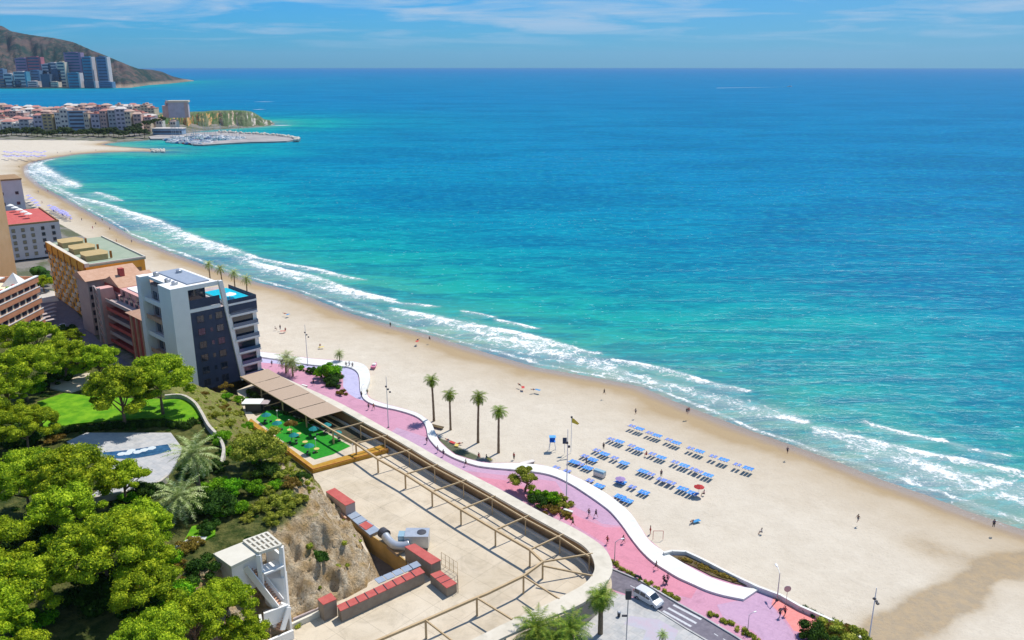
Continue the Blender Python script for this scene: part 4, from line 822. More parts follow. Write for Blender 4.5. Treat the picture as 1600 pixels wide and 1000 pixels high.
for li, (a, b_, nm) in enumerate(lines):
    p0, p1 = W(*a,.2), W(*b_,.2); n_ = int((p1-p0).length/4.6); pier = MB(); pier.bar(p0+Vector((0,4.5,.3)), p1+Vector((0,4.5,.3)), 1.6, .5); tag(pier.build('pontoon','tn_cream'), 'floating walkway of the %s in the harbour' % nm, 'pontoon', 'harbour pontoons')
    for i in range(n_):
        k = rnd.choice((0,0,1,1,2,3,4,0)); p = p0.lerp(p1, (i+.5)/n_)
        place(protos[k], (p.x, p.y-2.6+rnd.uniform(-.6,.6), .15), rnd.uniform(-.1,.1)+(math.pi if rnd.random()<.4 else 0), '%s, %s from left at the %s' % (desc[k], ORD[i], nm), 'boats moored in the harbour', rnd.uniform(1.1,1.6))
for pr in protos:
    if not pr.get('_used'): pr['label'] = 'spare'; 
p = W(1234,135.5,.2); q = boat(0,22,'hull_white'); q.location = (p.x,p.y,.2); q.rotation_euler = (0,0,R(-80)); q['label'] = 'lone motorboat with a long pale wake far out below the horizon'
def wake(x0,y0,x1,y1,w): 
    a, c = W(x0,y0,.06), W(x1,y1,.06); return MB().add([(a.x,a.y-w,.06),(c.x,c.y-.6,.06),(c.x,c.y+.6,.06),(a.x,a.y+w,.06)],[(0,1,2,3)])
struct(wake(1120,137.5,1232,135.8,9).build('boat_wake','hull_white'))
fo2 = MB()
for (x,y,L) in ((412,159,60),(404,171,30),(438,196,40)):
    p = W(x,y,.06); fo2.add([(p.x-L/2,p.y,.07),(p.x,p.y-4,.07),(p.x+L/2,p.y+3,.07),(p.x+L*.1,p.y+7,.07)],[(0,1,2,3)])
tag(fo2.build('whitewater','hull_white'),'patches of white water round the tip of the rocky point','white water',None,'stuff')

# ------------------------------------------------------------ foliage
def leafmat(name, dark, mid, light, tr=.25, rnd_=.22, sc=.45):
    m = bpy.data.materials.new(name); m.use_nodes = True; t = m.node_tree; b = t.nodes['Principled BSDF']; MATS[name] = m
    g = nd(t, 'ShaderNodeNewGeometry'); P_ = g.outputs['Position']
    a = noise(t, P_, sc, 4, .6); c_ = noise(t, P_, sc*7, 3, .8)
    v = mth(t, 'ADD', mth(t,'MULTIPLY',a,.55), mth(t,'MULTIPLY',c_,.45)); v = mth(t,'ADD',v,mth(t,'MULTIPLY',mth(t,'SUBTRACT',g.outputs['Random Per Island'],.5),.30))
    col = ramp(t, v, [(.30,dark),(.5,mid),(.70,light)])
    oi = nd(t,'ShaderNodeObjectInfo'); hs = nd(t,'ShaderNodeHueSaturation'); t.links.new(mth(t,'ADD',mth(t,'MULTIPLY',oi.outputs['Random'],.02),.492), hs.inputs['Hue']); t.links.new(mth(t,'ADD',mth(t,'MULTIPLY',oi.outputs['Random'],rnd_),1-rnd_/2), hs.inputs['Value']); t.links.new(col, hs.inputs['Color'])
    t.links.new(hs.outputs[0], b.inputs['Base Color']); b.inputs['Roughness'].default_value = .75; b.inputs['Specular IOR Level'].default_value = .12
    tl = nd(t,'ShaderNodeBsdfTranslucent'); mx = nd(t,'ShaderNodeMixShader'); mx.inputs[0].default_value = tr
    t.links.new(hs.outputs[0], tl.inputs[0]); t.links.new(b.outputs[0], mx.inputs[1]); t.links.new(tl.outputs[0], mx.inputs[2]); t.links.new(mx.outputs[0], t.nodes['Material Output'].inputs[0])
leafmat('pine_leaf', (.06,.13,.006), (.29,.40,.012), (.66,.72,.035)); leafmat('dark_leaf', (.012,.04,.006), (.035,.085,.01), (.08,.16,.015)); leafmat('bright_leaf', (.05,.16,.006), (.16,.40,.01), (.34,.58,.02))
leafmat('olive_leaf', (.10,.14,.015), (.30,.33,.03), (.54,.52,.09)); leafmat('palm_leaf', (.10,.17,.03), (.34,.42,.13), (.66,.70,.38), .2, .25, .8); leafmat('fan_leaf', (.04,.10,.01), (.13,.21,.02), (.36,.40,.05), .2, .25, 1.2)
leafmat('rust_leaf', (.13,.09,.02), (.26,.17,.03), (.36,.27,.05)); leafmat('town_leaf', (.03,.05,.02), (.07,.10,.035), (.13,.16,.05))
mat('bark', (.16,.10,.07), (.28,.19,.13), 1.5, .95, .1, .4, 6, vec='obj'); mat('palm_bark', (.17,.12,.08), (.27,.20,.13), 3, .95, .1, .5, 9, vec='obj'); mat('dead_frond', (.22,.15,.07), (.33,.24,.12), 3, .95)
def ico(sub):
    bm = bmesh.new(); bmesh.ops.create_icosphere(bm, subdivisions=sub, radius=1); V = np.array([v.co[:] for v in bm.verts]); F = np.array([[v.index for v in f.verts] for f in bm.faces]); bm.free(); return V, F
ICOV, ICOF = ico(2)
def crown(name, seed, clumps, nleaf, ls, m, parent, core=.80, flatten=.0):
    """leaf sprays scattered over many clumps, each clump with a ragged leafy core"""
    rs = np.random.RandomState(seed); Vs = []; Fs = []; n0 = 0
    for (cx, cy, cz, rx, ry, rz) in clumps:
        c = np.array([cx,cy,cz]); r = np.array([rx,ry,rz])
        v = ICOV*(core*(1+.30*(rs.rand(len(ICOV),1)-.5)))*r+c
        tri = ICOF[rs.rand(len(ICOF)) < .93]; q = np.concatenate([tri, tri[:,2:]], 1); Vs.append(v); Fs.append(q+n0); n0 += len(v)
        d = rs.normal(size=(nleaf,3)); d /= np.linalg.norm(d,axis=1)[:,None]; d[:,2] = np.where(d[:,2] < -.35, -d[:,2], d[:,2])
        p = c+d*r*(.78+.36*rs.rand(nleaf,1)**1.2+.22*(rs.rand(nleaf,1)>.9))
        nrm = d+rs.normal(size=(nleaf,3))*.75; nrm /= np.linalg.norm(nrm,axis=1)[:,None]
        a = np.cross(nrm, rs.normal(size=(nleaf,3))); a /= np.linalg.norm(a,axis=1)[:,None]; bb = np.cross(nrm,a)
        s = ls*(.55+.9*rs.rand(nleaf,1)); q = np.stack([p-a*s*.5, p-bb*s*.32+a*s*.1, p+a*s*.62, p+bb*s*.32+a*s*.1],1).reshape(-1,3)
        Vs.append(q); Fs.append(np.arange(len(q)).reshape(-1,4)+n0); n0 += len(q)
    V = np.vstack(Vs); F = np.vstack(Fs)
    # ngon with repeated corner is avoided: cores are stored as triangles
    me = bpy.data.meshes.new(name); tris = [f for f in F if f[3] == f[2]]
    me.vertices.add(len(V)); me.vertices.foreach_set('co', V.astype(np.float32).ravel())
    isT = F[:,3] == F[:,2]; tot = np.where(isT, 3, 4); st = np.concatenate([[0], np.cumsum(tot)[:-1]])
    li = np.concatenate([f[:3] if t_ else f for f, t_ in zip(F, isT)])
    me.loops.add(int(tot.sum())); me.loops.foreach_set('vertex_index', li.astype(np.int32)); me.polygons.add(len(F)); me.polygons.foreach_set('loop_start', st.astype(np.int32)); me.polygons.foreach_set('loop_total', tot.astype(np.int32)); me.update(calc_edges=True)
    return link(name, me, m, parent)
def dome(rs, n, R_, H_, cr, base=0.0, under=.25):
    out = []
    for i in range(n):
        a = i*2.39996+rs.rand()*.6; rr = math.sqrt((i+.5)/n)*R_*(.92+.16*rs.rand()); k = 1-(rr/R_)**2
        z = base+H_*max(0,k)**.55*(.78+.25*rs.rand())-(rs.rand() < under)*H_*.5*rs.rand()
        c = cr*(.55+.8*rs.rand()); jx, jy = rs.normal(size=2)*cr*.45; out.append((rr*math.cos(a)+jx, rr*math.sin(a)+jy, z+rs.normal()*cr*.25, c, c*(.8+.4*rs.rand()), c*.7))
    return out
def pine(seed, R_=6.5, H_=3.2, hgt=11, n=30, cr=1.7, nleaf=330, ls=.34, m='pine_leaf', lean=0.0, name='pine_tree'):
    rs = np.random.RandomState(seed); q = thing(name, 'tree', 'tree'); base = hgt-H_
    cl = dome(rs, n, R_, H_, cr, base, .5); crown('crown', seed, cl, nleaf, ls, m, q)
    mb = MB(); sx, sy = rs.uniform(-.8,.8,2)+lean; fork = base*.45
    mb.tube([(0,0,-1),(sx*.2,sy*.2,fork*.5),(sx*.5,sy*.5,fork),(sx,sy,base*.8),(sx*1.2,sy*1.2,base+H_*.3)], [.42,.34,.28,.2,.1], 8)
    for i in range(8):
        c = cl[int(rs.randint(len(cl)))]; z0 = fork+(base-fork)*rs.rand()*.7; t0 = z0/base
        mb.tube([(sx*t0,sy*t0,z0),(c[0]*.4+sx*.5,c[1]*.4+sy*.5,z0+(c[2]-z0)*.45),(c[0]*.9,c[1]*.9,c[2]-.2)], [.17,.12,.05], 6)
    mb.build('trunk','bark',q,smooth=True); return q
pines = [pine(s, R_, H_, h, n, cr) for s, R_, H_, h, n, cr in ((1,6.5,6.0,13,66,1.4),(2,5.4,5.2,11.5,50,1.35),(3,7.2,5.4,13,76,1.45),(4,4.3,4.2,9,34,1.25),(5,5.8,6.4,12,62,1.3))]
def scatter_tree(protos_, px, py, ztop_guess, k, sc, label, grp, rz=None, base=None):
    p = W(px, py, ztop_guess); zb = hz(p.x, p.y) if base is None else base; p = W(px, py, zb)
    return place(protos_[k], (p.x, p.y, zb-.1), rz if rz is not None else (px*.37) % 6.28, label, grp, sc)
GP = 'umbrella pines in the hillside garden'
# photo spots of the crown centres; the foot is found from crown height
def pine_at(k, cx_, cy_, sc, label, base=None):
    if cy_ > 770: sc *= .86
    q = pines[k]; hgt = (13,11.5,13,9,12)[k]*sc*.76
    zb = 17.0
    if base is not None: zb = base; p = W(cx_, cy_, zb+hgt)
    for _ in range(4 if base is None else 0): p = W(cx_, cy_, zb+hgt); zb = hz(p.x, p.y)
    return place(q, (p.x, p.y, zb-.2), (cx_*.37+cy_) % 6.28, label, GP, sc)
for a in [(0,246,582,1.05,'tall umbrella pine at the right of the lawn, in front of the white block'),(1,186,600,1.15,'umbrella pine on the lawn edge just left of the tallest one'),
 (2,32,566,1.0,'dark umbrella pine left of the lawn under the brick banded block'),(4,10,600,.8,'pine clump left of the lawn at the photo edge, above the low hedge'),(1,95,548,.95,'pine in front of the dark street, behind the lawn'),(4,150,553,.8,'small pine behind the bare patch, left of the tall lawn pines'),
 (1,55,520,.95,'pine below the brick banded block'),(3,10,522,1.0,'pine at the left edge below the brick banded block'),(3,120,556,.7,'low round pine at the back of the garden'),
 (2,35,655,.78,'pine with twin bare trunks left of the pool terrace'),(0,110,733,1.0,'flat topped pine in front of the pool terrace'),(3,190,740,.85,'small dark pine with a forked stem beside the white terrace'),
 (0,35,735,.9,'pine at the left edge below the twin trunked one'),(1,95,790,1.1,'pine second in line below the pool terrace'),
 (2,160,845,1.1,'broad bright pine in the middle of the lower garden'),(1,215,815,1.0,'bright pine joined to the broad middle one on its upper right'),(0,228,858,.62,'pine above the yellow green lawn strip'),
 (4,28,900,1.0,'pale feathery pine at the left edge of the lower garden'),(4,222,905,.85,'thin pine with straight bare stems over the dark hollow'),
 (0,350,930,.72,'dense rounded pine right beside the white stair tower'),(1,300,975,.9,'bright pine at the bottom beside the stair tower'),(4,235,985,.8,'yellow green pine at the bottom of the garden'),(1,378,990,.75,'lowest pine at the foot of the stair tower',6.0),
 (3,40,1010,.8,'pine at the lower left corner'),(2,-60,640,1.0,'pine just outside the left edge of the lawn'),(2,-50,850,1.1,'pine beyond the left edge of the lower garden'),(0,-40,960,1,'pine beyond the lower left corner')]: pine_at(*a)

def bush(seed, R_, H_, n, cr, m, nleaf=240, ls=.32, name='bush'):
    rs = np.random.RandomState(seed+50); q = thing(name, 'bush', 'bush'); cl = dome(rs, n, R_, H_, cr, cr*.35, .4)
    crown('leaves', seed, cl, nleaf, ls, m, q); mb = MB()
    for i in range(3): a = i*2.1; mb.tube([(0,0,-.6),(math.cos(a)*R_*.3,math.sin(a)*R_*.3,H_*.6)],[.1,.04],5)
    mb.build('stem','bark',q); return q
B = dict(bright=bush(1,2.4,1.5,10,1.0,'bright_leaf'), dark=bush(2,2.6,1.7,11,1.0,'dark_leaf'), olive=bush(3,1.9,1.1,9,.75,'olive_leaf',200,.28), rust=bush(4,1.8,1.0,8,.7,'rust_leaf',200,.28), tall=bush(5,2.0,3.4,14,1.1,'bright_leaf'), dk2=bush(6,3.4,2.6,14,1.3,'dark_leaf'))
def bush_at(k, px, py, sc, label, z0=17, grp='bushes of the hillside garden', base=None):
    zb = z0
    if base is None:
        for _ in range(3): p = W(px, py, zb); zb = hz(p.x, p.y)
    else: zb = base
    p = W(px, py, zb); return place(B[k], (p.x,p.y,zb), (px*1.7+py) % 6.28, label, grp, sc)
bl = [('dark',345,800,1.3,'dark bush right of the big feathery palm'),('tall',365,775,.9,'bright upright bush below the round olive tree'),('bright',330,770,.9,'bright bush between the two big palms'),('dk2',330,795,.9,'dark shrub behind the clipped lawn'),
 ('bright',372,800,.8,'bright bush on the cliff top beside the clipped lawn'),('olive',400,800,.9,'olive coloured scrub on the cliff top'),('olive',425,815,.8,'grey green scrub above the stair tower roof'),('olive',440,790,1.1,'brownish scrub at the head of the cliff'),('rust',455,760,1.0,'rust coloured scrub near the beer garden corner'),
 ('olive',470,785,.8,'small scrub on the rim of the rock'),('dark',500,876,.62,'round green bush alone on the bare rock'),('olive',448,875,.8,'scrub clinging left of the rock face'),('olive',430,745,1.0,'scrub right of the round olive tree'),
 ('rust',350,640,.8,'reddish scrub right of the lawn end wall'),('olive',372,650,.8,'scrub below the dark end of the white block'),('olive',332,652,.7,'small bush at the tip of the lawn'),('bright',345,690,.9,'bright ivy on the curved stone wall'),('bright',362,712,.8,'ivy tuft on the lower stone wall'),
 ('olive',385,690,.9,'scrub above the planter wall'),('rust',410,700,.8,'dry scrub below the planter wall'),('rust',318,618,.7,'rust scrub at the foot of the white block'),('rust',352,606,.9,'orange scrub under the navy wall'),('bright',375,628,.7,'bright bush near the kiosk'),('olive',440,722,.8,'dry scrub by the planter wall corner'),
 ('rust',288,862,.9,'rust clipped hedge block beside the path'),('rust',305,852,.8,'brown clipped hedge right of the path'),('rust',278,888,.7,'yellowish hedge block down the lawn strip'),('rust',292,908,.6,'small square hedge below the hedge block'),('bright',262,880,.9,'bright bush along the lawn strip'),
 ('dark',225,772,.8,'dark bush by the white terrace'),('bright',205,782,.7,'bright bush by the white terrace'),('dark',245,770,.7,'dark bush left of the feathery palm'),('bright',60,610,.9,'bright bush at the left end of the lawn'),('dark',85,600,1.0,'dark bush behind the lawn'),
 ('bright',105,588,1.2,'bright bush above the bare bank'),('dark',130,575,1.1,'dark bush at the back of the garden'),('bright',160,570,1.0,'bright bush behind the pines'),('dk2',60,690,1.0,'dark thicket left of the pool terrace'),('rust',85,690,1.0,'brown shrub left of the pool terrace'),('dark',20,690,1.2,'dark thicket at the left edge'),
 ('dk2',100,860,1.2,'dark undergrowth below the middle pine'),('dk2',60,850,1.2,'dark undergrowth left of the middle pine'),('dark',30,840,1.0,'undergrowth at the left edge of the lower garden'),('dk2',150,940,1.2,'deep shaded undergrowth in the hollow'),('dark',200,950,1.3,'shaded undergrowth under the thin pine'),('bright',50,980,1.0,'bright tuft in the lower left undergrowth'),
 ('bright',285,930,.9,'bright bush left of the rounded pine'),('bright',265,945,1.2,'yellow green bush at the lower lawn end'),('dark',310,900,.9,'dark bush behind the stair tower house'),('dk2',325,830,.5,'dark clipped shrub on the small lawn'),('bright',350,806,.55,'clipped bright hedge along the small lawn'),
 ('dark',420,742,.9,'dark shrub below the olive tree'),('tall',395,772,.8,'leafy shrub under the olive tree'),('dark',300,742,1.0,'shrub under the tall palm')]
for k, px, py, sc, lab in bl: bush_at(k, px, py, sc, lab)
extra = [(372,690),(398,722),(420,728),(452,738),(470,752),(482,768),(430,762),(415,770),(450,805),(432,835),(470,815),(388,668),(360,665),(400,745),(340,735),(385,745),(345,757),(465,835),(440,862),(455,900),(330,640),(355,622),(410,790),(385,815)]
for i, (px, py) in enumerate(extra): bush_at(('olive','bright','olive','olive','dark')[i%5], px, py, .45+.25*((i*7)%5)/4, 'small slope bush between garden and cliff, %s from left' % ORD[sorted(extra).index((px,py))], grp='small bushes on the slope')
# many low scrubs on the cliff: one loose growth nobody could count
rs = np.random.RandomState(9); cl = []
for i in range(1500):
    x = rs.uniform(-110,-16); y = rs.uniform(100,225); P_ = np.array([[x,y]])
    if not inside(P_, HP)[0]: continue
    zz_, _, d_, u_ = hill_z(np.array([x]), np.array([y]))
    if u_[0] > .985 or u_[0] < .05: continue
    if x > -52 and y < 150 and rs.rand() < .72: continue
    s_ = rs.uniform(.3,.85); cl.append((x,y,float(zz_[0])+s_*.2,s_,s_,s_*.7))
sc_ = crown('scrub', 77, cl, 60, .24, 'olive_leaf', None); tag(sc_, 'loose dry scrub and grass tufts growing over the cliff and slope', 'scrub', None, 'stuff')
cl = []
for i in range(520):
    x = rs.uniform(-150,-42); y = rs.uniform(62,205)
    if not inside(np.array([[x,y]]), HP)[0]: continue
    zz_, _, d_, u_ = hill_z(np.array([x]), np.array([y]))
    if u_[0] < .97: continue
    s_ = rs.uniform(.4,1.1); cl.append((x,y,float(zz_[0])+s_*.1,s_,s_,s_*.45))
def outside_clear(c):
    for poly in CLEAR:
        if inside(np.array([[c[0],c[1]]]), poly)[0]: return False
    return True
LAWN = [(58,628),(100,614),(147,619),(200,622),(248,623),(285,623),(306,634),(312,650),(297,664),(253,652),(184,655),(115,662),(69,672)]
POOLT = [(104,690),(135,676),(200,676),(267,676),(285,700),(272,730),(255,752),(204,770),(150,786),(130,784),(180,745),(140,712)]
LAWN2 = [(300,822),(337,813),(336,835),(322,842),(292,862),(262,885),(240,930),(228,920),(255,868),(285,850)]
CLEAR = [[W(x,y,17) for x,y in l] for l in (LAWN, POOLT, LAWN2)]+[[W(x,y,17) for x,y in [(270,838),(340,830),(330,850),(270,860)]]]
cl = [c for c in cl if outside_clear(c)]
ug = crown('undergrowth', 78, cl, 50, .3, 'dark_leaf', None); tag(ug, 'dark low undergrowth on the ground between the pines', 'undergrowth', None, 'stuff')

# lawns, pool terrace, walls and paths of the garden
struct(sheet('lawn', LAWN, 17.35, 'grass', 15)); struct(sheet('small_lawn', LAWN2, 17.3, 'grass', 15))
struct(sheet('garden_path', [(275,853),(300,838),(324,838),(318,846),(290,852),(270,862)], 17.36, 'white_concrete', 15)); struct(sheet('sandy_bank', [(80,588),(140,582),(146,600),(110,612),(78,606)], 17.4, 'cream_deck', 14))
struct(sheet('pool_terrace', POOLT, 17.3, 'pale_paving', 14))
po = thing('swimming_pool', 'dark blue garden pool with pale swirls on its grey terrace', 'pool', tuple(W(200,705,17.3)))
sheet('water', [(150,708),(200,703),(262,694),(268,704),(240,711),(205,717),(172,716)], 17.34, 'pool_blue', 17.2, po)
mat('pool_foam', (.55,.6,.62), None)
m = MB(); 
for x, y in ((205,704),(215,706),(200,708),(237,700),(225,703),(190,709)): p = W(x,y,17.35); m.lathe([(.9,0),(.5,.02)], tuple(p), 7)
m.build('swirl', 'pool_foam', po, world=True)
hd = thing('clipped_hedge', 'long clipped hedge with a dark face along the lower edge of the lawn', 'hedge', tuple(W(180,660,17.3)))
hp = [W(x,y,18.1) for x,y in [(66,672),(110,668),(150,664),(184,661),(220,660),(253,658),(290,662),(305,655)]]; cl = []
for i in range(len(hp)-1):
    for k in range(8): p = hp[i].lerp(hp[i+1], k/8); cl.append((p.x-hd.location.x+rs.uniform(-.3,.3), p.y-hd.location.y+rs.uniform(-.4,.4), .2, .9,.9,1.0))
crown('leaves', 80, cl, 110, .26, 'dark_leaf', hd)
mat('stone_wall', (.42,.38,.32), (.56,.51,.44), .9, .9, .1, .4, 4)
for nm, pts, lab, w in (('garden_wall', [(258,622),(284,621),(304,632),(315,648),(326,668),(340,684),(350,704),(346,728)], 'curving pale stone wall round the end of the lawn', .6), ('garden_wall', [(132,786),(170,778),(204,772),(245,760),(262,748)], 'white terrace wall below the pool', .5)):
    pw = smooth_pts([W(x,y,17.5) for x,y in pts], 4); q = thing(nm, lab, 'wall', tuple(pw[0])[:2]+(16,)); m = MB()
    for i in range(len(pw)-1): a, b_ = pw[i].copy(), pw[i+1].copy(); a.z = b_.z = 17.2; m.bar(a, b_, w, 2.2)
    m.build('wall', 'stone_wall', q, world=True)

# ------------------------------------------------------------ palms
def frond_leaflets(rs, L, droop, az, el, nseg, wleaf, fan=False):
    """points of one frond: curved rib with leaflets on both sides"""
    V = []; F = []; d = np.array([math.cos(az), math.sin(az)]); pts = []; r = 0; z = 0; e = el
    for i in range(nseg+1):
        pts.append((r*d[0], r*d[1], z)); r += math.cos(e)*L/nseg; z += math.sin(e)*L/nseg; e -= droop/nseg
    side = np.array([-d[1], d[0], 0]); pts = np.array(pts)
    for i in range(nseg):
        t_ = i/nseg; a, c = pts[i], pts[i+1]; w = wleaf*(math.sin(math.pi*min(1,t_*.95+.12))**.6)
        n0 = len(V); V += [tuple(a+side*.03), tuple(a-side*.03), tuple(c-side*.02), tuple(c+side*.02)]; F.append((n0,n0+1,n0+2,n0+3))
        for sgn in (-1,1):
            for k in range(2):
                p = a+(c-a)*(k*.5); tip = p+side*sgn*w*(.85+.3*rs.rand())+(c-a)/np.linalg.norm(c-a)*w*.55+np.array([0,0,-w*.38*rs.rand()])
                n0 = len(V); q2 = p+(c-a)*.34; V += [tuple(p), tuple(q2), tuple(tip)]; F.append((n0,n0+1,n0+2))
    return V, F
def palm(seed, hgt, L, nfr, wleaf, m, trunk_r=(.3,.2), droop=(1.2,2.0), el=(-.5,1.3), skirt=0, name='palm_tree', bend=.3, boots=0):
    rs = np.random.RandomState(seed); q = thing(name, 'palm', 'palm tree'); mb = MB(); bx, by = rs.uniform(-bend,bend,2)
    for i in range(nfr):
        az = i*2.39996; e = el[0]+(el[1]-el[0])*(i+.5)/nfr; Lf = L*(.85+.25*rs.rand())
        V, F = frond_leaflets(rs, Lf, rs.uniform(*droop), az, e, 9, wleaf, False); mb.add([(x+bx,y+by,z+hgt) for x,y,z in V], F)
    mb.build('crown', m, q)
    if skirt:
        mb = MB()
        for i in range(skirt):
            V, F = frond_leaflets(rs, L*.6, .5, i*2.4, -1.1, 5, wleaf*.6); mb.add([(x+bx,y+by,z+hgt-.1) for x,y,z in V], F)
        mb.build('dead_fronds', 'dead_frond', q)
    mb = MB(); n = 14; pts = [(bx*(i/n)**2, by*(i/n)**2, -.5+(hgt+.5)*i/n) for i in range(n+1)]
    mb.tube(pts, [trunk_r[0]*(1.25 if i == 0 else 1)*(1-i/n)+trunk_r[1]*i/n+(.025 if i%2 else 0)+(boots*.12 if i >= n-1 else 0) for i in range(n+1)], 9)
    mb.build('trunk', 'palm_bark', q, smooth=True); return q
GB = 'tall fan palms on the beach'
beach_palms = [palm(21,11.6,2.45,40,.66,'fan_leaf',(.30,.2),(1.0,1.9),(-.9,1.35),6), palm(22,10.2,2.35,36,.66,'fan_leaf',(.26,.18),(1.0,2.0),(-.9,1.35),5)]
for i, (x, y, k, h, lab) in enumerate([(678,657,0,1.0,'first tall fan palm on the sand by the curved band, leftmost of four'),(704,671,1,.97,'second tall fan palm on the sand, the shortest of the four'),(747,691,0,1.06,'third tall fan palm on the sand, in the middle of the beach row'),(779,707,0,.93,'fourth tall fan palm on the sand, rightmost of the beach row')]):
    p = W(x,y,2.4); place(beach_palms[k], (p.x,p.y,2.4), i*1.3, lab, GB, (1.1,1.1,h))
GR = 'palms standing on the sand behind the white block'
sp_ = palm(31,7.2,3.4,34,.7,'palm_leaf',(.26,.2),(1.1,1.9),(-.6,1.3))
sp_['_used'] = None; del sp_['_used']
for i, (x, y, lab) in enumerate([(326,414,'leftmost palm of four beyond the rooftop pool'),(345,421,'second palm of four beyond the rooftop pool'),(365,428,'third palm of four beyond the rooftop pool'),(384,437,'rightmost palm of four beyond the rooftop pool')]):
    p = W(x,y,9); place(sp_, (p.x,p.y,2.2), i*1.7, lab, GR, 1.0)
gp_ = palm(41,9.0,5.4,46,.85,'palm_leaf',(.42,.36),(.9,1.5),(-.7,1.4),8,boots=1); fp = palm(42,4.0,5.4,50,.85,'palm_leaf',(.48,.42),(.9,1.5),(-.5,1.4),0,boots=1)
p = W(304,706,26.5); place(gp_, (p.x,p.y,17), 0, 'tall bushy palm between the pool terrace and the curved stone wall', 'garden palms')
p = W(281,778,21.2); place(fp, (p.x,p.y,17), .5, 'big silvery feather palm right of the white terrace', 'garden palms')
q = pine(61, 4.6, 2.6, 6.5, 26, 1.4, 300, .34, 'olive_leaf', 0, 'olive_tree'); p = W(406,712,0); p = W(406,712,19.5); q.location = (p.x,p.y,hz(p.x,p.y)-.2); q['label'] = 'round yellowish olive tree above the planter wall of the beer garden'
pp_ = palm(51,4.6,4.0,38,.8,'palm_leaf',(.28,.24),(1.1,2.0),(-.5,1.35)); GPm = 'palms and shrubs of the promenade planting'
for x, y, sc, lab in ((447,583,1.0,'left one of two date palms at the upper end of the promenade'),(458,588,.95,'right one of two date palms at the upper end of the promenade'),(531,566,.6,'little palm behind the big round promenade bush'),(838,832,.0,'')):
    if sc: p = W(x,y,PZ); place(pp_, (p.x,p.y,PZ), x, lab, GPm, sc)
for kx, (px_, py_, k, sc, lab, zb) in enumerate([(512,592,'tall',1.35,'big round bush on the promenade beside the lilac path',PZ),(520,600,'dk2',.8,'dark planting at the foot of the big round bush',PZ),(470,577,'bright',.5,'low hedge left of the big round bush',PZ),(490,583,'dark',.6,'low hedge between the palms and the round bush',PZ),(533,616,'rust',.8,'yellowish planting at the tip of the upper island bed',PZ),
   (860,785,'tall',.75,'bright green bush on the middle promenade bed',PZ),(878,790,'olive',1.0,'grey shrub at the foot of the thin lamp post',PZ),(838,778,'bright',.7,'low bush left in the middle promenade bed',PZ),(862,800,'rust',.9,'rusty planting on the middle promenade bed',PZ),(885,806,'rust',.6,'thin rusty planting at the tip of the middle bed',PZ),(846,790,'dark',.8,'dark low planting in the middle promenade bed',PZ),
   (1290,990,'olive',1.1,'green bush beside the end of the coral paving',PZ),(1310,994,'rust',1.1,'reddish bush by the sea wall at the bottom',PZ),(1335,1003,'olive',1.2,'bush in the bottom right corner of the planting',PZ),(1262,994,'rust',.6,'dry planting between coral and mauve paving',PZ),(1275,1002,'dark',.9,'dark bush at the bottom of the coral paving',PZ)]):
    p = W(px_, py_, zb); place(B[k], (p.x,p.y,zb), kx, lab, GPm, sc)
q = pine(62, 2.6, 2.2, 5.2, 16, .95, 260, .28, 'olive_leaf', 0, 'promenade_tree'); p = W(820,768,PZ); q.location = tuple(p); q['label'] = 'small round tree with a leaning trunk on the middle promenade bed'
bp_ = palm(71,7.5,3.0,52,.9,'fan_leaf',(.42,.34),(1.1,2.1),(-1.0,1.35),16,boots=1); bq = palm(72,4.2,4.4,56,.8,'fan_leaf',(.3,.26),(1.1,2.0),(-.6,1.35),4,boots=1)
p = W(938,990,3.1); place(bp_, (p.x,p.y,3.1), .3, 'stout fan palm with a skirt of dead fronds beside the road', 'palms below the ring canopy', (1.05,1.05,.95))
for x, y, sc, lab in ((838,1020,1.05,'left bushy palm at the bottom under the ring canopy'),(892,1020,1.0,'right bushy palm at the bottom under the ring canopy'),(866,1035,.8,'low palm between the two bushy palms at the bottom')):
    p = W(x,y,3.1); place(bq, (p.x,p.y,3.1), x, lab, 'palms below the ring canopy', sc)
p = W(1034,1004,3.1); place(pp_, (p.x,p.y,3.1), 1, 'tiny young palm on the pale pavement by the crosswalk', GPm, .32)
# road hedges and bed planting
def strip(px, n, cr, m, name, lab, seed, z=PZ, par=None):
    w = [W(x,y,z) for x,y in px]; rs = np.random.RandomState(seed); cl = []
    for i in range(n):
        t_ = rs.rand()*(len(w)-1); k = int(t_); p = w[k].lerp(w[k+1], t_-k); c = cr*rs.uniform(.6,1.2); cl.append((p.x+rs.normal()*cr*.5, p.y+rs.normal()*cr*.5, z+c*.5, c,c,c*.8))
    o = crown(name, seed, cl, 60, .17, m, None); tag(o, lab, 'planting', None, 'stuff')
strip([(953,876),(975,893),(1010,912),(1040,928),(1062,938)], 46, .42, 'olive_leaf', 'verge_planting', 'yellowish shrubs on the verge between road and pink promenade', 91)
strip([(1109,960),(1135,972),(1160,986),(1188,1002)], 30, .45, 'olive_leaf', 'verge_planting', 'shrubs on the verge below the crosswalk', 92)
strip([(1060,872),(1090,884),(1120,898),(1150,908)], 60, .45, 'rust_leaf', 'bed_planting', 'rusty ground cover in the triangular bed by the sea wall', 93)
strip([(842,776),(868,796),(895,812)], 40, .5, 'rust_leaf', 'bed_planting', 'ground cover of the middle promenade bed', 94); strip([(470,578),(500,588),(525,604),(535,616)], 40, .6, 'dark_leaf', 'bed_planting', 'ground cover of the upper promenade bed', 95)
strip([(1250,950),(1275,962),(1300,974),(1340,1000)], 40, .5, 'dark_leaf', 'bed_planting', 'dark creeper along the sea wall at the bottom', 96)
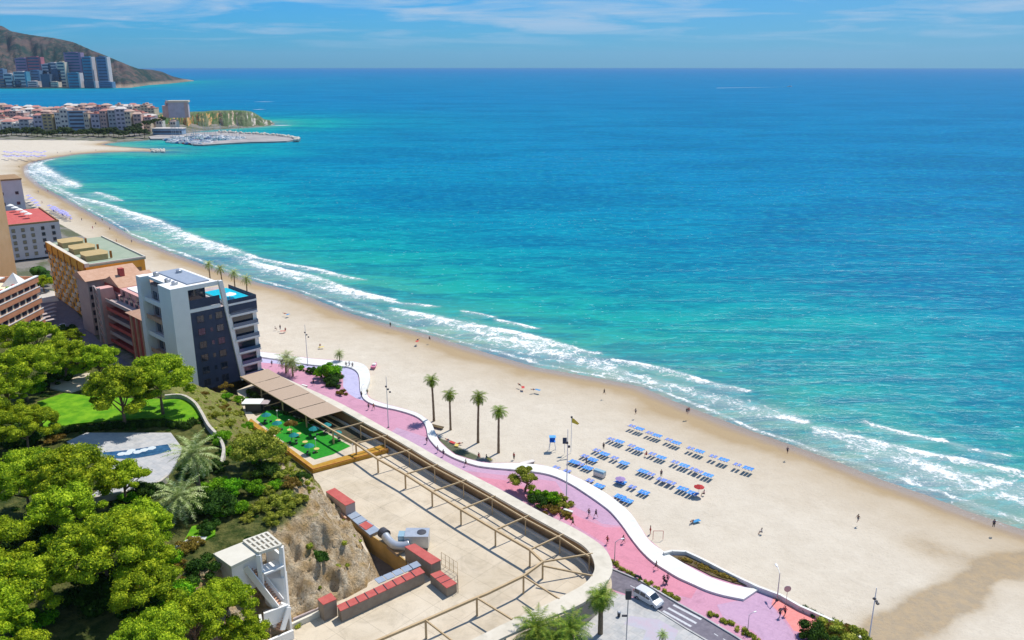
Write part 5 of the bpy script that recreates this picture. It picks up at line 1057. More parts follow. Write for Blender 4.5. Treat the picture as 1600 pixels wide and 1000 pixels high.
strip([(388,612),(410,628),(450,648),(500,668)], 46, .7, 'dark_leaf', 'court_planting', 'dark shrubs in the shade of the tan roof', 97, DZ); strip([(545,652),(580,668),(612,684)], 14, .5, 'bright_leaf', 'court_planting', 'bright plants in the long bed by the ring wall', 98, DZ)
strip([(60,425),(80,440)], 16, 2.6, 'dark_leaf', 'street_trees', 'dark green canopy between the brick block and the lilac building', 99, 6)
# trees of the street and the far town
G9 = 'street trees behind the hill'
for i, (x, y, sc, lab) in enumerate(((95,500,.62,'dark street tree beside the shelter roof'),(112,520,.62,'street tree below the orange block'),(85,520,.5,'small tree by the forecourt'),(150,556,.45,'small tree at the foot of the red block'),(46,428,.6,'round tree at the foot of the lilac building'),(66,437,.65,'round tree right of the lilac building'))):
    p = W(x,y,8); place(pines[3] if i%2 else B['dk2'], (p.x,p.y,2.5), x, lab, G9, sc*(1.6 if i%2 == 0 else 1.15))
ttree = pine(63, 4.5, 3.2, 7.5, 12, 1.9, 60, .9, 'town_leaf', 0, 'town_tree'); 
for i in range(30):
    x = -6+i*8.0; p = W(x, 213+random.uniform(-2.2,1.5), 3); place(ttree, (p.x, p.y, 2.6), i, 'seafront tree of the far town, %s from the left' % ORD[i], 'trees along the far seafront', random.uniform(.9,1.5))
for i in range(7):
    p = W(190+i*9+random.uniform(-3,3), 200-i*.8, 14); place(ttree, (p.x,p.y+20,9+i*1.1), i, 'scrubby tree on the slope below the cube building, %s from the left' % ORD[i], 'trees on the slope of the point', random.uniform(.6,1.0))

# ------------------------------------------------------------ stair and lift tower on the cliff
st_ = thing('stair_tower', 'white stair tower stepping down the cliff, with a gridded roof terrace', 'stair tower', (-40.5,115.5,4), 0)
rz_ = 18.6
def wp(x, y, z): return W(x, y, z)
MB().prism([tuple(wp(*p, rz_))[:2] for p in ((333,865),(381,846),(404,864),(361,885))], rz_-.5, rz_).build('roof', 'cream_wall', st_, world=True)
MB().prism([tuple(wp(*p, rz_-.55))[:2] for p in ((336,866),(378,849),(400,864),(361,882))], 12, rz_-.52).build('wall', 'white_wall', st_, world=True)
A_, B_, C_, D_ = wp(381,846,rz_+.15), wp(417,833,rz_+.15), wp(439,852,rz_+.15), wp(404,864,rz_+.15)
for i in range(6): t0 = i/5; MB().bar(A_.lerp(B_,t0), D_.lerp(C_,t0), .38, .5).build('grid_beam', 'cream_wall', st_, world=True)
for i in range(4): t0 = i/3; a, b_ = A_.lerp(D_,t0), B_.lerp(C_,t0); a.z -= .03; b_.z -= .03; MB().bar(a, b_, .38, .46).build('grid_beam', 'cream_wall', st_, world=True)
for p in (B_, C_, D_): MB().box(p.x-.35,p.x+.35,p.y-.35,p.y+.35,4 if p is C_ else 12,rz_-.1).build('pier', 'white_wall', st_, world=True)
mm = (B_+C_)/2; a, b_ = D_.lerp(C_, .55), C_.copy(); lv = [(rz_-3.2)]
MB().bar(Vector((C_.x-.1,C_.y,9.5)), Vector((B_.x-.1,B_.y,9.5)), .4, 15).build('side_wall', 'white_wall', st_, world=True)
MB().bar(Vector((D_.x,D_.y+.3,rz_-3.4)), Vector((C_.x-.4,C_.y+.3,rz_-3.4)), 2.6, .3).build('landing', 'white_wall', st_, world=True)
def flight(p0, z0, p1, z1, nst, w=1.7):
    a, b_ = wp(*p0, z0), wp(*p1, z1); d = (b_-a); h = Vector((d.x,d.y,0)).normalized(); sdv = Vector((-h.y,h.x,0))
    m = MB()
    for i in range(nst):
        t0 = i/nst; c = a.lerp(b_, t0+.5/nst); m.bar(c-h*.22, c+h*.22, w, .2)
    m.build('stair_treads', 'clay_roof', st_, world=True)
    for sg in (-1,1): MB().bar(a+sdv*sg*w/2+Vector((0,0,.35)), b_+sdv*sg*w/2+Vector((0,0,.35)), .22, 1.1).build('parapet', 'white_wall', st_, world=True)
flight((388,884), 16.2, (436,946), 9.2, 16, 1.9)
def lbox(p0, p1, z0, z1, dep, nm='landing_wall'):
    a, b_ = wp(*p0, z1), wp(*p1, z1); a.z = b_.z = (z0+z1)/2; MB().bar(a, b_, dep, z1-z0).build(nm, 'white_wall', st_, world=True)
lbox((412,958), (450,944), 7.0, 9.6, .4); lbox((404,950), (444,938), 7.0, 7.4, 2.6, 'landing')
flight((446,950), 8.8, (436,985), 5.8, 8, 1.5)
lbox((420,1000), (458,984), 3.6, 5.6, .4); lbox((406,960), (414,1010), 4, 9.3, .4, 'side_wall'); lbox((436,940), (452,947), 4, 9, .4, 'pier')
MB().box(-40.6,-37.2,117.2,119.2,2,13).build('shaft', 'white_wall', st_, world=True)

# ------------------------------------------------------------ low red roofed service blocks of the plaza
mat('red_roof', (.42,.08,.07), (.48,.11,.09), .8, .7, .3, .1); mat('grey_block', (.24,.19,.15), (.30,.25,.20), .6, .85); mat('duct_metal', (.50,.52,.54), (.58,.6,.62), 1, .35, .5, metal=.5)
def qblock(name, lab, top, h, roofm='red_roof', wallm='grey_block', zb=DZ, cat='service block', grp=None, over=.15, seams=0):
    zt = zb+h; pts = [W(x,y,zt) for x,y in top]; c = sum(pts, Vector())/4; q = thing(name, lab, cat, (c.x,c.y,zb), 0, grp)
    sh = [c+(p-c)*.985 for p in pts]
    MB().prism([tuple(p)[:2] for p in sh], zb, zt-.12).build('wall', wallm, q, world=True); MB().prism([tuple(p)[:2] for p in pts], zt-.11, zt).build('roof', roofm, q, world=True)
    for i in range(1, seams): a, b_ = pts[0].lerp(pts[3], i/seams), pts[1].lerp(pts[2], i/seams); MB().bar(a+Vector((0,0,.03)), b_+Vector((0,0,.03)), .1, .08).build('seam', 'dark_metal', q, world=True)
    return q
GS = 'red roofed service blocks on the plaza'
qa = qblock('service_block', 'red roofed block standing farthest back by the cliff, with a pale wall', ((509,768),(523,762),(555,784),(540,790)), 2.9, 'red_roof', 'mauve_wall', grp=GS)
MB().box(-.5,.5,-.03,.03,.9,1.7).build('window', 'pale_glass', qa)
qblock('service_block', 'red roofed block in the middle, next to the silver cooling unit', ((632,854),(648,849),(689,875),(674,882)), 3.0, grp=GS)
qblock('service_block', 'low block with panelled dark red lid beside the wire cage', ((672,897),(688,891),(714,911),(698,919)), 1.9, grp=GS, seams=3)
qblock('service_block', 'small red capped block at the near left end of the long low building', ((496,936),(517,926),(526,936),(505,945)), 3.3, grp=GS)
ql = qblock('service_block', 'long narrow low building with a thin red roof between the small and the middle block', ((526,946),(656,886),(664,894),(532,955)), 2.3, grp=GS)
for i in range(1,9): a, b_ = W(526+130*i/9,946-60*i/9,DZ+2.36), W(532+132*i/9,955-61*i/9,DZ+2.36); MB().bar(a,b_,.12,.08).build('seam','dark_metal',ql,world=True)
qblock('skylight', 'low grey and red hatch strip beside the far red roofed block', ((541,804),(555,798),(594,828),(578,836)), .7, 'grey_roof', 'grey_block', cat='skylight', seams=4)
hz_ = qblock('hatch', 'little red hatch in the middle of the grey hatch strip', ((561,820),(572,814),(583,821),(572,828)), .82, 'red_roof', cat='hatch')
qblock('roof_strip', 'dark red strip between the duct and the middle block', ((604,852),(618,846),(634,858),(620,866)), .6, 'brown_wall', cat='roof strip')
ac = thing('cooling_unit', 'silver cooling unit with a curved duct and a round dark fan on the plaza', 'cooling unit', tuple(W(655,850,DZ)))
p = W(655,852,DZ); MB().box(p.x-2.6,p.x+2.0,p.y-1.8,p.y+1.4,DZ+.5,DZ+3.0).build('casing','duct_metal',ac,world=True)
for dx in (-2.3,1.7): 
    for dy in (-1.6,1.2): MB().box(p.x+dx-.1,p.x+dx+.1,p.y+dy-.1,p.y+dy+.1,DZ,DZ+.5).build('leg','dark_metal',ac,world=True)
MB().box(p.x-3.9,p.x-2.6,p.y-1.2,p.y+.8,DZ+.9,DZ+2.7).build('blue_panel','pale_glass',ac,world=True)
dp = [W(x,y,DZ+z) for x,y,z in ((640,850,1.6),(630,853,1.3),(617,852,1.2),(608,845,1.3),(602,837,1.6))]; MB().tube(smooth_pts(dp,5), .85, 12).build('duct','duct_metal',ac,world=True,smooth=True)
a = W(600,834,DZ+1.6); MB().tube([a+Vector((.5,-.5,0)), a+Vector((-.5,.6,0))], 1.05, 16).build('fan','dark_metal',ac,world=True,smooth=False)
MB().lathe([(.9,0),(.9,.12),(.1,.2)],(p.x+.6,p.y-.2,DZ+3.0),12).build('fan_cover','dark_metal',ac,world=True)
gw = thing('glass_walkway', 'grey translucent walkway roof along the back of the long low building', 'walkway', tuple(W(620,895,DZ)))
for i in range(5):
    a0, a1 = Vector((584,905,0)).lerp(Vector((652,876,0)), i/5+.01), Vector((584,905,0)).lerp(Vector((652,876,0)), (i+1)/5-.01)
    MB().prism([tuple(W(a0.x,a0.y,DZ+2.2))[:2],tuple(W(a1.x,a1.y,DZ+2.2))[:2],tuple(W(a1.x+7,a1.y+7,DZ+2.2))[:2],tuple(W(a0.x+7,a0.y+7,DZ+2.2))[:2]], DZ+2.1, DZ+2.2).build('glass_panel','grey_roof',gw,world=True)
cgp = thing('wire_cage', 'thin wire fence round the low panelled block', 'fence', tuple(W(700,900,DZ)))
cg = [W(x,y,DZ) for x,y in ((690,882),(715,898),(716,926))]
for i in range(2):
    for k in range(5): c = cg[i].lerp(cg[i+1], k/4); MB().tube([c, c+Vector((0,0,2.6))], .045, 5).build('post','tan_beam',cgp,world=True)
    for z in (.2,1.4,2.6): MB().tube([cg[i]+Vector((0,0,z)), cg[i+1]+Vector((0,0,z))], .035, 5).build('wire','tan_beam',cgp,world=True)
lw_ = thing('low_wall', 'low pale wall with a rail from the stair tower to the small red capped block', 'wall', tuple(W(480,965,DZ)))
MB().bar(W(456,978,DZ+.5), W(500,958,DZ+.5), .5, 1.0).build('wall','cream_wall',lw_,world=True); MB().bar(W(458,970,DZ+.9), W(500,952,DZ+.9), .3, .9).build('upper_wall','mauve_wall',lw_,world=True)
cw2 = thing('curved_wall', 'curved pale wall at the foot of the rock beside the sunken lane', 'wall', tuple(W(575,890,DZ)))
m = MB(); cp_ = smooth_pts([W(x,y,3.2) for x,y in ((566,858),(574,874),(577,892),(570,908),(562,918))], 4)
for i in range(len(cp_)-1): m.bar(cp_[i], cp_[i+1], .4, 3.2)
m.build('wall','cream_deck',cw2,world=True)
tw2 = thing('edge_wall', 'brownish parapet along the cliff edge behind the red roofed block', 'wall', tuple(W(515,785,DZ)))
MB().bar(W(493,768,DZ+.4), W(541,812,DZ+.4), .35, .9).build('wall','clay_roof',tw2,world=True)

# ------------------------------------------------------------ beer garden furniture
mat('teal_canvas', (.0,.16,.17), (.01,.22,.22), 2, .8); mat('yellow_wood', (.55,.42,.12), (.62,.5,.2), 2, .7)
def teal():
    q = thing('parasol','p','parasol'); MB().tube([(0,0,0),(0,0,2.3)],.05,6).build('pole','rail_metal',q); MB().lathe([(1.25,1.95),(.7,2.3),(.05,2.65)],(0,0,0),8).build('canopy','teal_canvas',q)
    for k in range(3): MB().box(-.22+math.cos(k*2.1)*.95,.22+math.cos(k*2.1)*.95,-.22+math.sin(k*2.1)*.95,.22+math.sin(k*2.1)*.95,0,.45).build('stool','dark_metal',q)
    return q
def gtable():
    q = thing('garden_table','t','table'); MB().lathe([(.55,.68),(.6,.72),(.55,.76)],(0,0,0),12).build('top','yellow_wood',q); MB().lathe([(.35,0),(.08,.06),(.06,.68)],(0,0,0),8).build('foot','yellow_wood',q); return q
def glamp():
    q = thing('garden_lamp','l','lamp'); MB().tube([(0,0,0),(0,0,2.9)],.045,6).build('pole','hull_white',q); MB().lathe([(.08,0),(.24,.1),(.2,.35),(.05,.42)],(0,0,2.9),10).build('lamp_shade','fabric_white',q); return q
T1, T2, T3 = teal(), gtable(), glamp(); GG = 'furniture of the green beer garden'
for x, y, lab in ((417,660,'teal parasol at the far end of the beer garden lawn'),(434,673,'second teal parasol from the far end of the lawn'),(460,692,'teal parasol in the middle by the planter wall'),(484,709,'teal parasol nearest the planter wall corner'),(491,682,'teal parasol at the middle of the beam'),(511,676,'small teal parasol under the pergola beam'),(527,688,'teal parasol at the right end of the lawn')):
    p = W(x,y,DZ); place(T1,(p.x,p.y,DZ),x,lab,GG,1.05)
for x, y, lab in ((435,661,'yellow table by the second lamp, far end'),(453,676,'yellow table in the middle of the lawn'),(467,682,'yellow bench table by the kiosk path'),(477,695,'yellow table on the open lawn'),(495,706,'yellow table under the lamp near the corner')):
    p = W(x,y,DZ); place(T2,(p.x,p.y,DZ),x,lab,GG,1.15)
for x, y, lab in ((434,659,'white garden lamp at the far end of the lawn'),(453,674,'white garden lamp in the middle of the lawn'),(494,704,'white garden lamp near the planter wall corner'),(552,713,'lamp outside the planter wall')):
    p = W(x,y,DZ); place(T3,(p.x,p.y,DZ),0,lab,GG)
ks = thing('kiosk', 'dark kiosk with a flat white roof at the far end of the beer garden', 'kiosk', tuple(W(400,648,DZ)))
p = W(398,640,DZ); MB().box(p.x-2,p.x+2.2,p.y-1.5,p.y+1.6,DZ,DZ+2.3).build('walls','dark_metal',ks,world=True); MB().box(p.x-2.8,p.x+2.2,p.y-1.9,p.y+1.7,DZ+2.32,DZ+2.5).build('roof','fabric_white',ks,world=True); MB().box(p.x+2.22,p.x+4.2,p.y-1.6,p.y+1.3,DZ+2.2,DZ+2.3).build('awning','mauve_wall',ks,world=True)
mp_ = thing('court_tree', 'thin tree in the beer garden under the pergola beam', 'tree', tuple(W(456,688,DZ)))
crown('crown', 301, [(0,0,4.6,1.1,1.1,.8),(.9,.3,4.3,.8,.8,.6),(-.8,-.3,4.4,.8,.8,.6)], 160, .26, 'rust_leaf', mp_); MB().tube([(0,0,0),(.1,0,2.2),(0,.1,4.4)],[.12,.09,.05],6).build('trunk','bark',mp_)

# ------------------------------------------------------------ people
for nm, c in (('skin',(.45,.24,.16)),('skin_dark',(.25,.13,.08)),('hair_dark',(.03,.02,.015)),('hair_fair',(.30,.2,.09)),('cl_black',(.02,.02,.025)),('cl_white',(.65,.65,.63)),('cl_blue',(.05,.1,.35)),('cl_red',(.45,.04,.04)),('cl_grey',(.18,.18,.2)),('cl_green',(.05,.2,.08)),('cl_pink',(.6,.2,.3)),('cl_navy',(.02,.03,.1)),('cl_yellow',(.6,.45,.05))): mat(nm, c)
def rotx(v, a, o):
    y, z = v[1]-o[1], v[2]-o[2]; return (v[0], o[1]+y*math.cos(a)-z*math.sin(a), o[2]+y*math.sin(a)+z*math.cos(a))
def skeleton(pose):
    """joint name -> (position, radius); the pose bends hips, knees, shoulders and elbows"""
    hipA, kneeA, shA, elA = {'stand':((.04,-.04),(0,0),(.08,-.05),(.15,.15)),'walk':((.45,-.38),(-.12,-.45),(-.5,.5),(.4,.5)),'sit':((1.5,1.45),(-1.45,-1.4),(.5,.4),(.6,.7)),'lie':((.05,.12),(-.05,-.35),(.3,.1),(.4,.2))}[pose]
    J = {}; J['pelvis']=((0,0,.96),.125); J['waist']=((0,.0,1.12),.115); J['chest']=((0,.01,1.33),.14); J['neck']=((0,.0,1.5),.05); J['jaw']=((0,.025,1.58),.068); J['head']=((0,.01,1.68),.088); J['nose']=((0,.115,1.62),.014)
    E_ = [('pelvis','waist'),('waist','chest'),('chest','neck'),('neck','jaw'),('jaw','head'),('jaw','nose')]
    for s_, n, i in ((-1,'l',0),(1,'r',1)):
        hip = (s_*.095,0,.92); k = (s_*.11,0.0,.50); an = (s_*.12,-.01,.09); to = (s_*.135,.15,.035)
        k, an, to = [rotx(v, hipA[i], hip) for v in (k,an,to)]; an, to = [rotx(v, kneeA[i], k) for v in (an,to)]
        J['hip'+n]=(hip,.088); J['knee'+n]=(k,.058); J['ankle'+n]=(an,.04); J['toe'+n]=(to,.034); E_ += [('pelvis','hip'+n),('hip'+n,'knee'+n),('knee'+n,'ankle'+n),('ankle'+n,'toe'+n)]
        sh = (s_*.185,0,1.43); el = (s_*.24,-.01,1.15); wr = (s_*.255,.0,.90); pa_ = (s_*.255,.01,.83)
        el, wr, pa_ = [rotx(v, shA[i], sh) for v in (el,wr,pa_)]; wr, pa_ = [rotx(v, elA[i], el) for v in (wr,pa_)]
        J['sh'+n]=(sh,.055); J['el'+n]=(el,.04); J['wr'+n]=(wr,.026); J['pa'+n]=(pa_,.03); E_ += [('chest','sh'+n),('sh'+n,'el'+n),('el'+n,'wr'+n),('wr'+n,'pa'+n)]
        d = Vector(pa_)-Vector(wr); d.normalize()
        for f in range(4):
            q = Vector(pa_)+d*(.075+.012*(1.5-abs(f-1.5)))+Vector((0,(f-1.5)*.02,0)); J['f%d%s'%(f,n)]=(tuple(q),.009); E_.append(('pa'+n,'f%d%s'%(f,n)))
        q = Vector(wr)+d*.05+Vector((-s_*.01,.05,0)); J['th'+n]=(tuple(q),.010); E_.append(('wr'+n,'th'+n))
    return J, E_
def skin_mesh(J, E_, names, grow, root):
    ns = [n for n in J if names is None or n in names]; ix = {n:i for i,n in enumerate(ns)}
    me = bpy.data.meshes.new('skin'); me.from_pydata([J[n][0] for n in ns], [(ix[a],ix[b_]) for a,b_ in E_ if a in ix and b_ in ix], [])
    o = bpy.data.objects.new('tmp', me); COL.objects.link(o); md = o.modifiers.new('s','SKIN'); md.use_smooth_shade = True
    for i, n in enumerate(ns): r = J[n][1]*(grow.get(n,1) if isinstance(grow,dict) else grow); me.skin_vertices[0].data[i].radius = (r, r*(.78 if n in('chest','waist','pelvis') else 1)); me.skin_vertices[0].data[i].use_root = (n == root)
    sb = o.modifiers.new('u','SUBSURF'); sb.levels = 1; sb.render_levels = 1
    dg = bpy.context.evaluated_depsgraph_get(); r = bpy.data.meshes.new_from_object(o.evaluated_get(dg)); bpy.data.objects.remove(o); return r
def person_proto(pose, skirt=False):
    J, E_ = skeleton(pose); q = thing('person', 'p', 'person')
    link('body', skin_mesh(J, E_, None, 1.0, 'pelvis'), 'skin', q, True)
    link('top', skin_mesh(J, E_, ('pelvis','waist','chest','shl','shr','ell','elr') if pose != 'lie' else ('chest','waist'), 1.22, 'chest'), 'cl_white', q, True)
    link('trousers', skin_mesh(J, E_, ('pelvis','hipl','hipr','kneel','kneer')+(('anklel','ankler') if pose == 'stand' else ()), 1.24, 'pelvis'), 'cl_navy', q, True)
    h = J['head'][0]; MB().ball((h[0],h[1]-.02,h[2]+.02),(.098,.105,.10),8,6).build('hair','hair_dark',q,smooth=True)
    return q
PP = {k: person_proto(k) for k in ('stand','walk','sit','lie')}
CL = {'black':'cl_black','white':'cl_white','blue':'cl_blue','red':'cl_red','grey':'cl_grey','green':'cl_green','pink':'cl_pink','navy':'cl_navy','yellow':'cl_yellow'}
def person(pose, x, y, z, rz, top, bot, label, grp=None, bare=False, loc=None):
    q = place(PP[pose], (0,0,0), 0, label, grp); p = loc or W(x,y,z)
    q.location = (p.x,p.y,p.z); q.rotation_euler = (0,0,rz); q.scale = (1.15,1.15,1.06)
    if pose == 'sit': q.location.z -= .80
    if pose == 'lie': q.rotation_euler = (R(-80),0,rz); q.location.z += .16
    for c in q.children:
        if c.name.startswith('top'): setmat(c, 'skin' if top == 'bare' else CL[top])
        if c.name.startswith('trousers'): setmat(c, CL[bot])
    return q
GPp = 'people walking on the promenade'; GPb = 'people on the beach'
for a in [(425,572,'navy','black','lone walker in navy at the upper end of the promenade by the white block'),(440,571,'black','black','walker in black left of the date palms'),(490,602,'black','navy','dark clad walker in the palm shadow on the pink paving'),
 (541,574,'black','grey','person in black at the bend of the lilac path, left of a group'),(546,573,'white','blue','person in white in the group at the lilac path bend'),(551,575,'grey','black','person in grey at the right of the lilac bend group'),
 (565,621,'black','black','person in black on the inner tip of the white band'),(574,617,'green','grey','person in green beside the small pole at the white band'),(576,640,'black','navy','left walker of a pair crossing the pink paving'),(584,640,'red','black','right walker of a pair crossing the pink paving'),
 (667,693,'navy','black','walker in navy by the ring wall where the band narrows'),(684,707,'white','blue','walker in white and blue on the narrow part'),(693,713,'navy','navy','walker in navy right of the one in white'),(728,728,'black','black','broad walker in black at the narrow bend of the promenade'),
 (797,752,'red','grey','walker in red before the middle bed'),(876,812,'black','navy','walker below the middle bed by the ring wall'),(895,822,'green','black','walker in green near the tip of the middle bed'),
 (920,807,'black','navy','left one of two walkers side by side near the band'),(931,808,'navy','black','right one of two walkers side by side near the band'),(949,850,'red','black','walker in red below the pair'),(974,849,'black','grey','walker in black next to the white band edge'),
 (1025,890,'grey','black','walker in grey on the rose paving by the band'),(1037,912,'black','black','left person of a small group with a pushchair'),(1043,910,'pink','navy','right person of a small group with a pushchair'),(1218,965,'black','navy','left walker on the coral paving'),(1226,962,'red','black','right walker on the coral paving')]:
    x, y, tp, bt, lab = a; person('walk', x, y, PZ+.03, (x*.9+y) % 6.28 if x%3 else 2.4, tp, bt, lab, GPp)
for a in [('stand',438,515,'black','navy','standing figure in black on the upper beach'),('sit',430,514,'white','grey','seated figure left of the standing one on the upper beach'),('sit',446,516,'red','black','seated figure right of the standing one on the upper beach'),('lie',449,491,'bare','red','sunbather lying high on the sand behind the white block'),
 ('stand',610,511,'black','black','bather in black standing at the water edge'),('sit',671,530,'black','black','dark figure crouching by the swash'),('lie',650,533,'bare','navy','sunbather lying near the wet sand'),('lie',500,542,'bare','black','sunbather lying on the sand by the left lamp'),
 ('walk',944,617,'black','black','couple member strolling on damp sand above the loungers'),('walk',993,648,'grey','black','walker in grey above the lounger rows'),('walk',1073,647,'black','navy','walker in black on the damp sand'),('walk',1076,646,'red','navy','walker in red beside the one in black on damp sand'),
 ('walk',1230,709,'navy','black','lone walker on the damp sand to the right'),('walk',1340,816,'black','grey','lone walker on open sand at the right'),('stand',1552,824,'navy','black','bather at the water edge far right'),('lie',815,604,'red','black','sunbather in red near the lying couple'),('lie',838,609,'bare','navy','sunbather lying right of the one in red'),
 ('lie',1085,813,'bare','black','sunbather lying on open sand below the loungers'),('stand',1016,834,'red','red','person in red beside the band near the frame goal'),('sit',1190,832,'white','grey','seated figure on open sand'),('stand',943,702,'black','black','person in black standing among the loungers'),
 ('stand',1033,745,'navy','black','person standing by the middle lounger row'),('stand',916,726,'black','grey','person beside the left loungers'),('sit',1010,711,'red','red','person in red sitting in the second row of loungers'),('sit',1100,772,'pink','black','person in pink at the end of the lower row'),('stand',803,718,'red','black','person in red behind the band'),('lie',712,694,'pink','red','sunbather in pink under the second palm'),('lie',705,690,'red','navy','sunbather in red under the first palm'),('sit',748,713,'red','red','person in red sitting below the third palm'),('sit',760,716,'green','blue','person in green sitting below the third palm')]:
    po_, x, y, tp, bt, lab = a; person(po_, x, y, 2.42, (x+y*.7) % 6.28, tp, bt, lab, GPb)
for i, (x, y) in enumerate([(150,352),(160,345),(172,360),(128,345),(195,362),(182,378),(206,380),(145,358),(66,318),(60,301),(75,300),(92,330),(110,345),(30,262),(42,248),(58,258),(90,240),(110,238),(150,236),(24,300)]):
    person('stand' if i%2 else 'walk', x, y, 1.5, i, random.choice(list(CL)), random.choice(list(CL)), 'distant bather on the far curve of the beach, %s of twenty' % ORD[i], 'distant bathers')

# ------------------------------------------------------------ sun loungers and blue parasols
mat('bed_blue', (.04,.20,.62), (.10,.34,.78), 1.2, .8); mat('blue_canvas', (.03,.17,.60), (.05,.24,.70), 2, .8); mat('sky_canvas', (.08,.32,.68), (.12,.38,.72), 2, .8); mat('blue_sling', (.16,.22,.55), (.2,.28,.6), 2, .8); mat('lilac_canvas', (.35,.33,.65), (.42,.4,.7), 2, .8); mat('mauve_canvas', (.32,.22,.42), None)
def parasol(m, R_=1.35):
    q = thing('beach_parasol','p','parasol'); MB().tube([(0,0,0),(0,0,2.35)],.04,6).build('pole','hull_white',q)
    mb = MB()
    for k in range(8):
        a0, a1 = k*math.pi/4, (k+1)*math.pi/4; mb.add([(R_*math.cos(a0),R_*math.sin(a0),1.95),(R_*math.cos(a1),R_*math.sin(a1),1.95),(0,0,2.5),(R_*.93*math.cos((a0+a1)/2),R_*.93*math.sin((a0+a1)/2),1.86)],[(0,3,2),(3,1,2)])
    mb.build('canopy',m,q); MB().lathe([(.08,0),(.02,.15)],(0,0,2.5),6).build('finial','hull_white',q); return q
def lounger(m='blue_sling'):
    q = thing('sun_lounger','l','sun lounger'); MB().box(-.32,.32,-.95,.35,.30,.36).build('seat',m,q)
    mb = MB(); mb.bar((0,.35,.34),(0,.95,.78),.64,.06); mb.build('backrest',m,q)
    for x in (-.3,.3):
        for y in (-.8,.3): MB().box(x-.03,x+.03,y-.03,y+.03,0,.3).build('leg','dark_metal',q)
    return q
PM, PL, LG, LL, LS_ = parasol('mauve_canvas'), parasol('lilac_canvas',1.5), lounger('bed_blue'), lounger('lilac_canvas'), lounger('blue_sling')
GL, GQ = 'blue loungers set out on the beach', 'blue parasols set out on the beach'
z5 = lambda l: [(860+x/4.444, 640+y/4.444) for x, y in l]
rows = [('front row nearest the sea', [(615,130),(737,177),(870,227),(1032,287),(1200,345),(1370,405)], [(562,113),(685,160),(818,208),(970,268),(1127,324),(1295,382)]),
        ('second row from the sea', [(475,219),(612,272),(765,329),(925,385),(1090,452)], [(418,204),(560,250),(705,307),(862,364),(990,414),(1028,430)]),
        ('third row from the sea', [(372,305),(508,368),(640,425),(915,547),(985,578)], [(318,282),(443,335),(695,449),(762,484),(803,497),(840,510)]),
        ('fourth row from the sea', [(290,345),(255,402),(160,360),(645,572),(485,500)], [(235,322),(205,379),(565,537)]),
        ('row by the promenade band', [(335,527),(530,629),(480,602)], [(270,492),(110,427),(35,402)])]
RD = Vector((.79,-.62,0))
for rn, big_, small in rows:
    for i, (x, y) in enumerate(z5(sorted(big_))):
        p = W(x, y+1, 2.7)
        if abs(x-969) < 2 and abs(y-752) < 3: place(PM, (p.x,p.y,2.38), i*.5, 'mauve parasol low over loungers, fourth row', 'parasols on the open sand', (.9,.9,.62))
        for k in range(3): c = p+RD*(k-1)*.82; place(LG, (c.x,c.y,2.4), R(-38)+math.pi, 'blue lounger, %s of trio %s from left, %s' % (('left','middle','right')[k], ORD[i], rn), GL, (1.05,1.22,.85))
    for i, (x, y) in enumerate(z5(sorted(small))):
        p = W(x, y+1, 2.6)
        for k in range(2): c = p+RD*(k-.5)*.95; place(LS_, (c.x,c.y,2.4), R(-38)+math.pi, 'muted blue lounger, %s of pair %s, %s' % (('left','right')[k], ORD[i], rn), GL, (1.0,1.1,.85))
q = parasol('cl_red',1.2); p = W(1092,766,3.5); q.location = (p.x,p.y,2.4); q['label'] = 'red and pink parasol at the right end of the third row'
q = thing('storage_box','pale green beach storage box at the left end of the loungers','box'); p = W(937,740,2.9); MB().box(-1.3,1.3,-.7,.7,0,.95).build('box','tn_white',q); MB().prism([(-.7,.9),(.7,.9),(.5,1.35),(-.5,1.35)],-1.35,1.35).build('lid','pale_glass',q); q.children[1].rotation_euler = (R(90),0,R(90)); q.location = (p.x,p.y,2.4); q.rotation_euler = (0,0,R(-38))
for i in range(14):
    x, y = 78+i*2.2+(i%3), 326+i*1.0+(i%2)*3; p = W(x,y,2.5); place(PL,(p.x,p.y,2.3),i,'lilac parasol on the sand below the lilac building, %s from left' % ORD[i],'lilac parasols on the far beach',1.15); place(LL,(p.x+2,p.y-1,2.3),i,'lilac lounger by parasol %s from left, far beach' % ORD[i],'lilac loungers on the far beach',1.4)
for i in range(8):
    x, y = 45+i*2.2, 310+i*1.8+(i%2)*3; p = W(x,y,2.5); place(PL,(p.x,p.y,2.3),i,'lilac parasol of the upper cluster on the bay, %s from left' % ORD[i],'lilac parasols on the far beach',1.15)
for i in range(26):
    x, y = 8+(i%13)*5.2, 241+(i//13)*6+(i%3); p = W(x,y,2.5); place(PL,(p.x,p.y,2.3),i,'tiny pale parasol at the head of the bay, %s from left, %s line' % (ORD[i%13],('upper','lower')[i//13]),'parasols at the head of the bay',1.5)
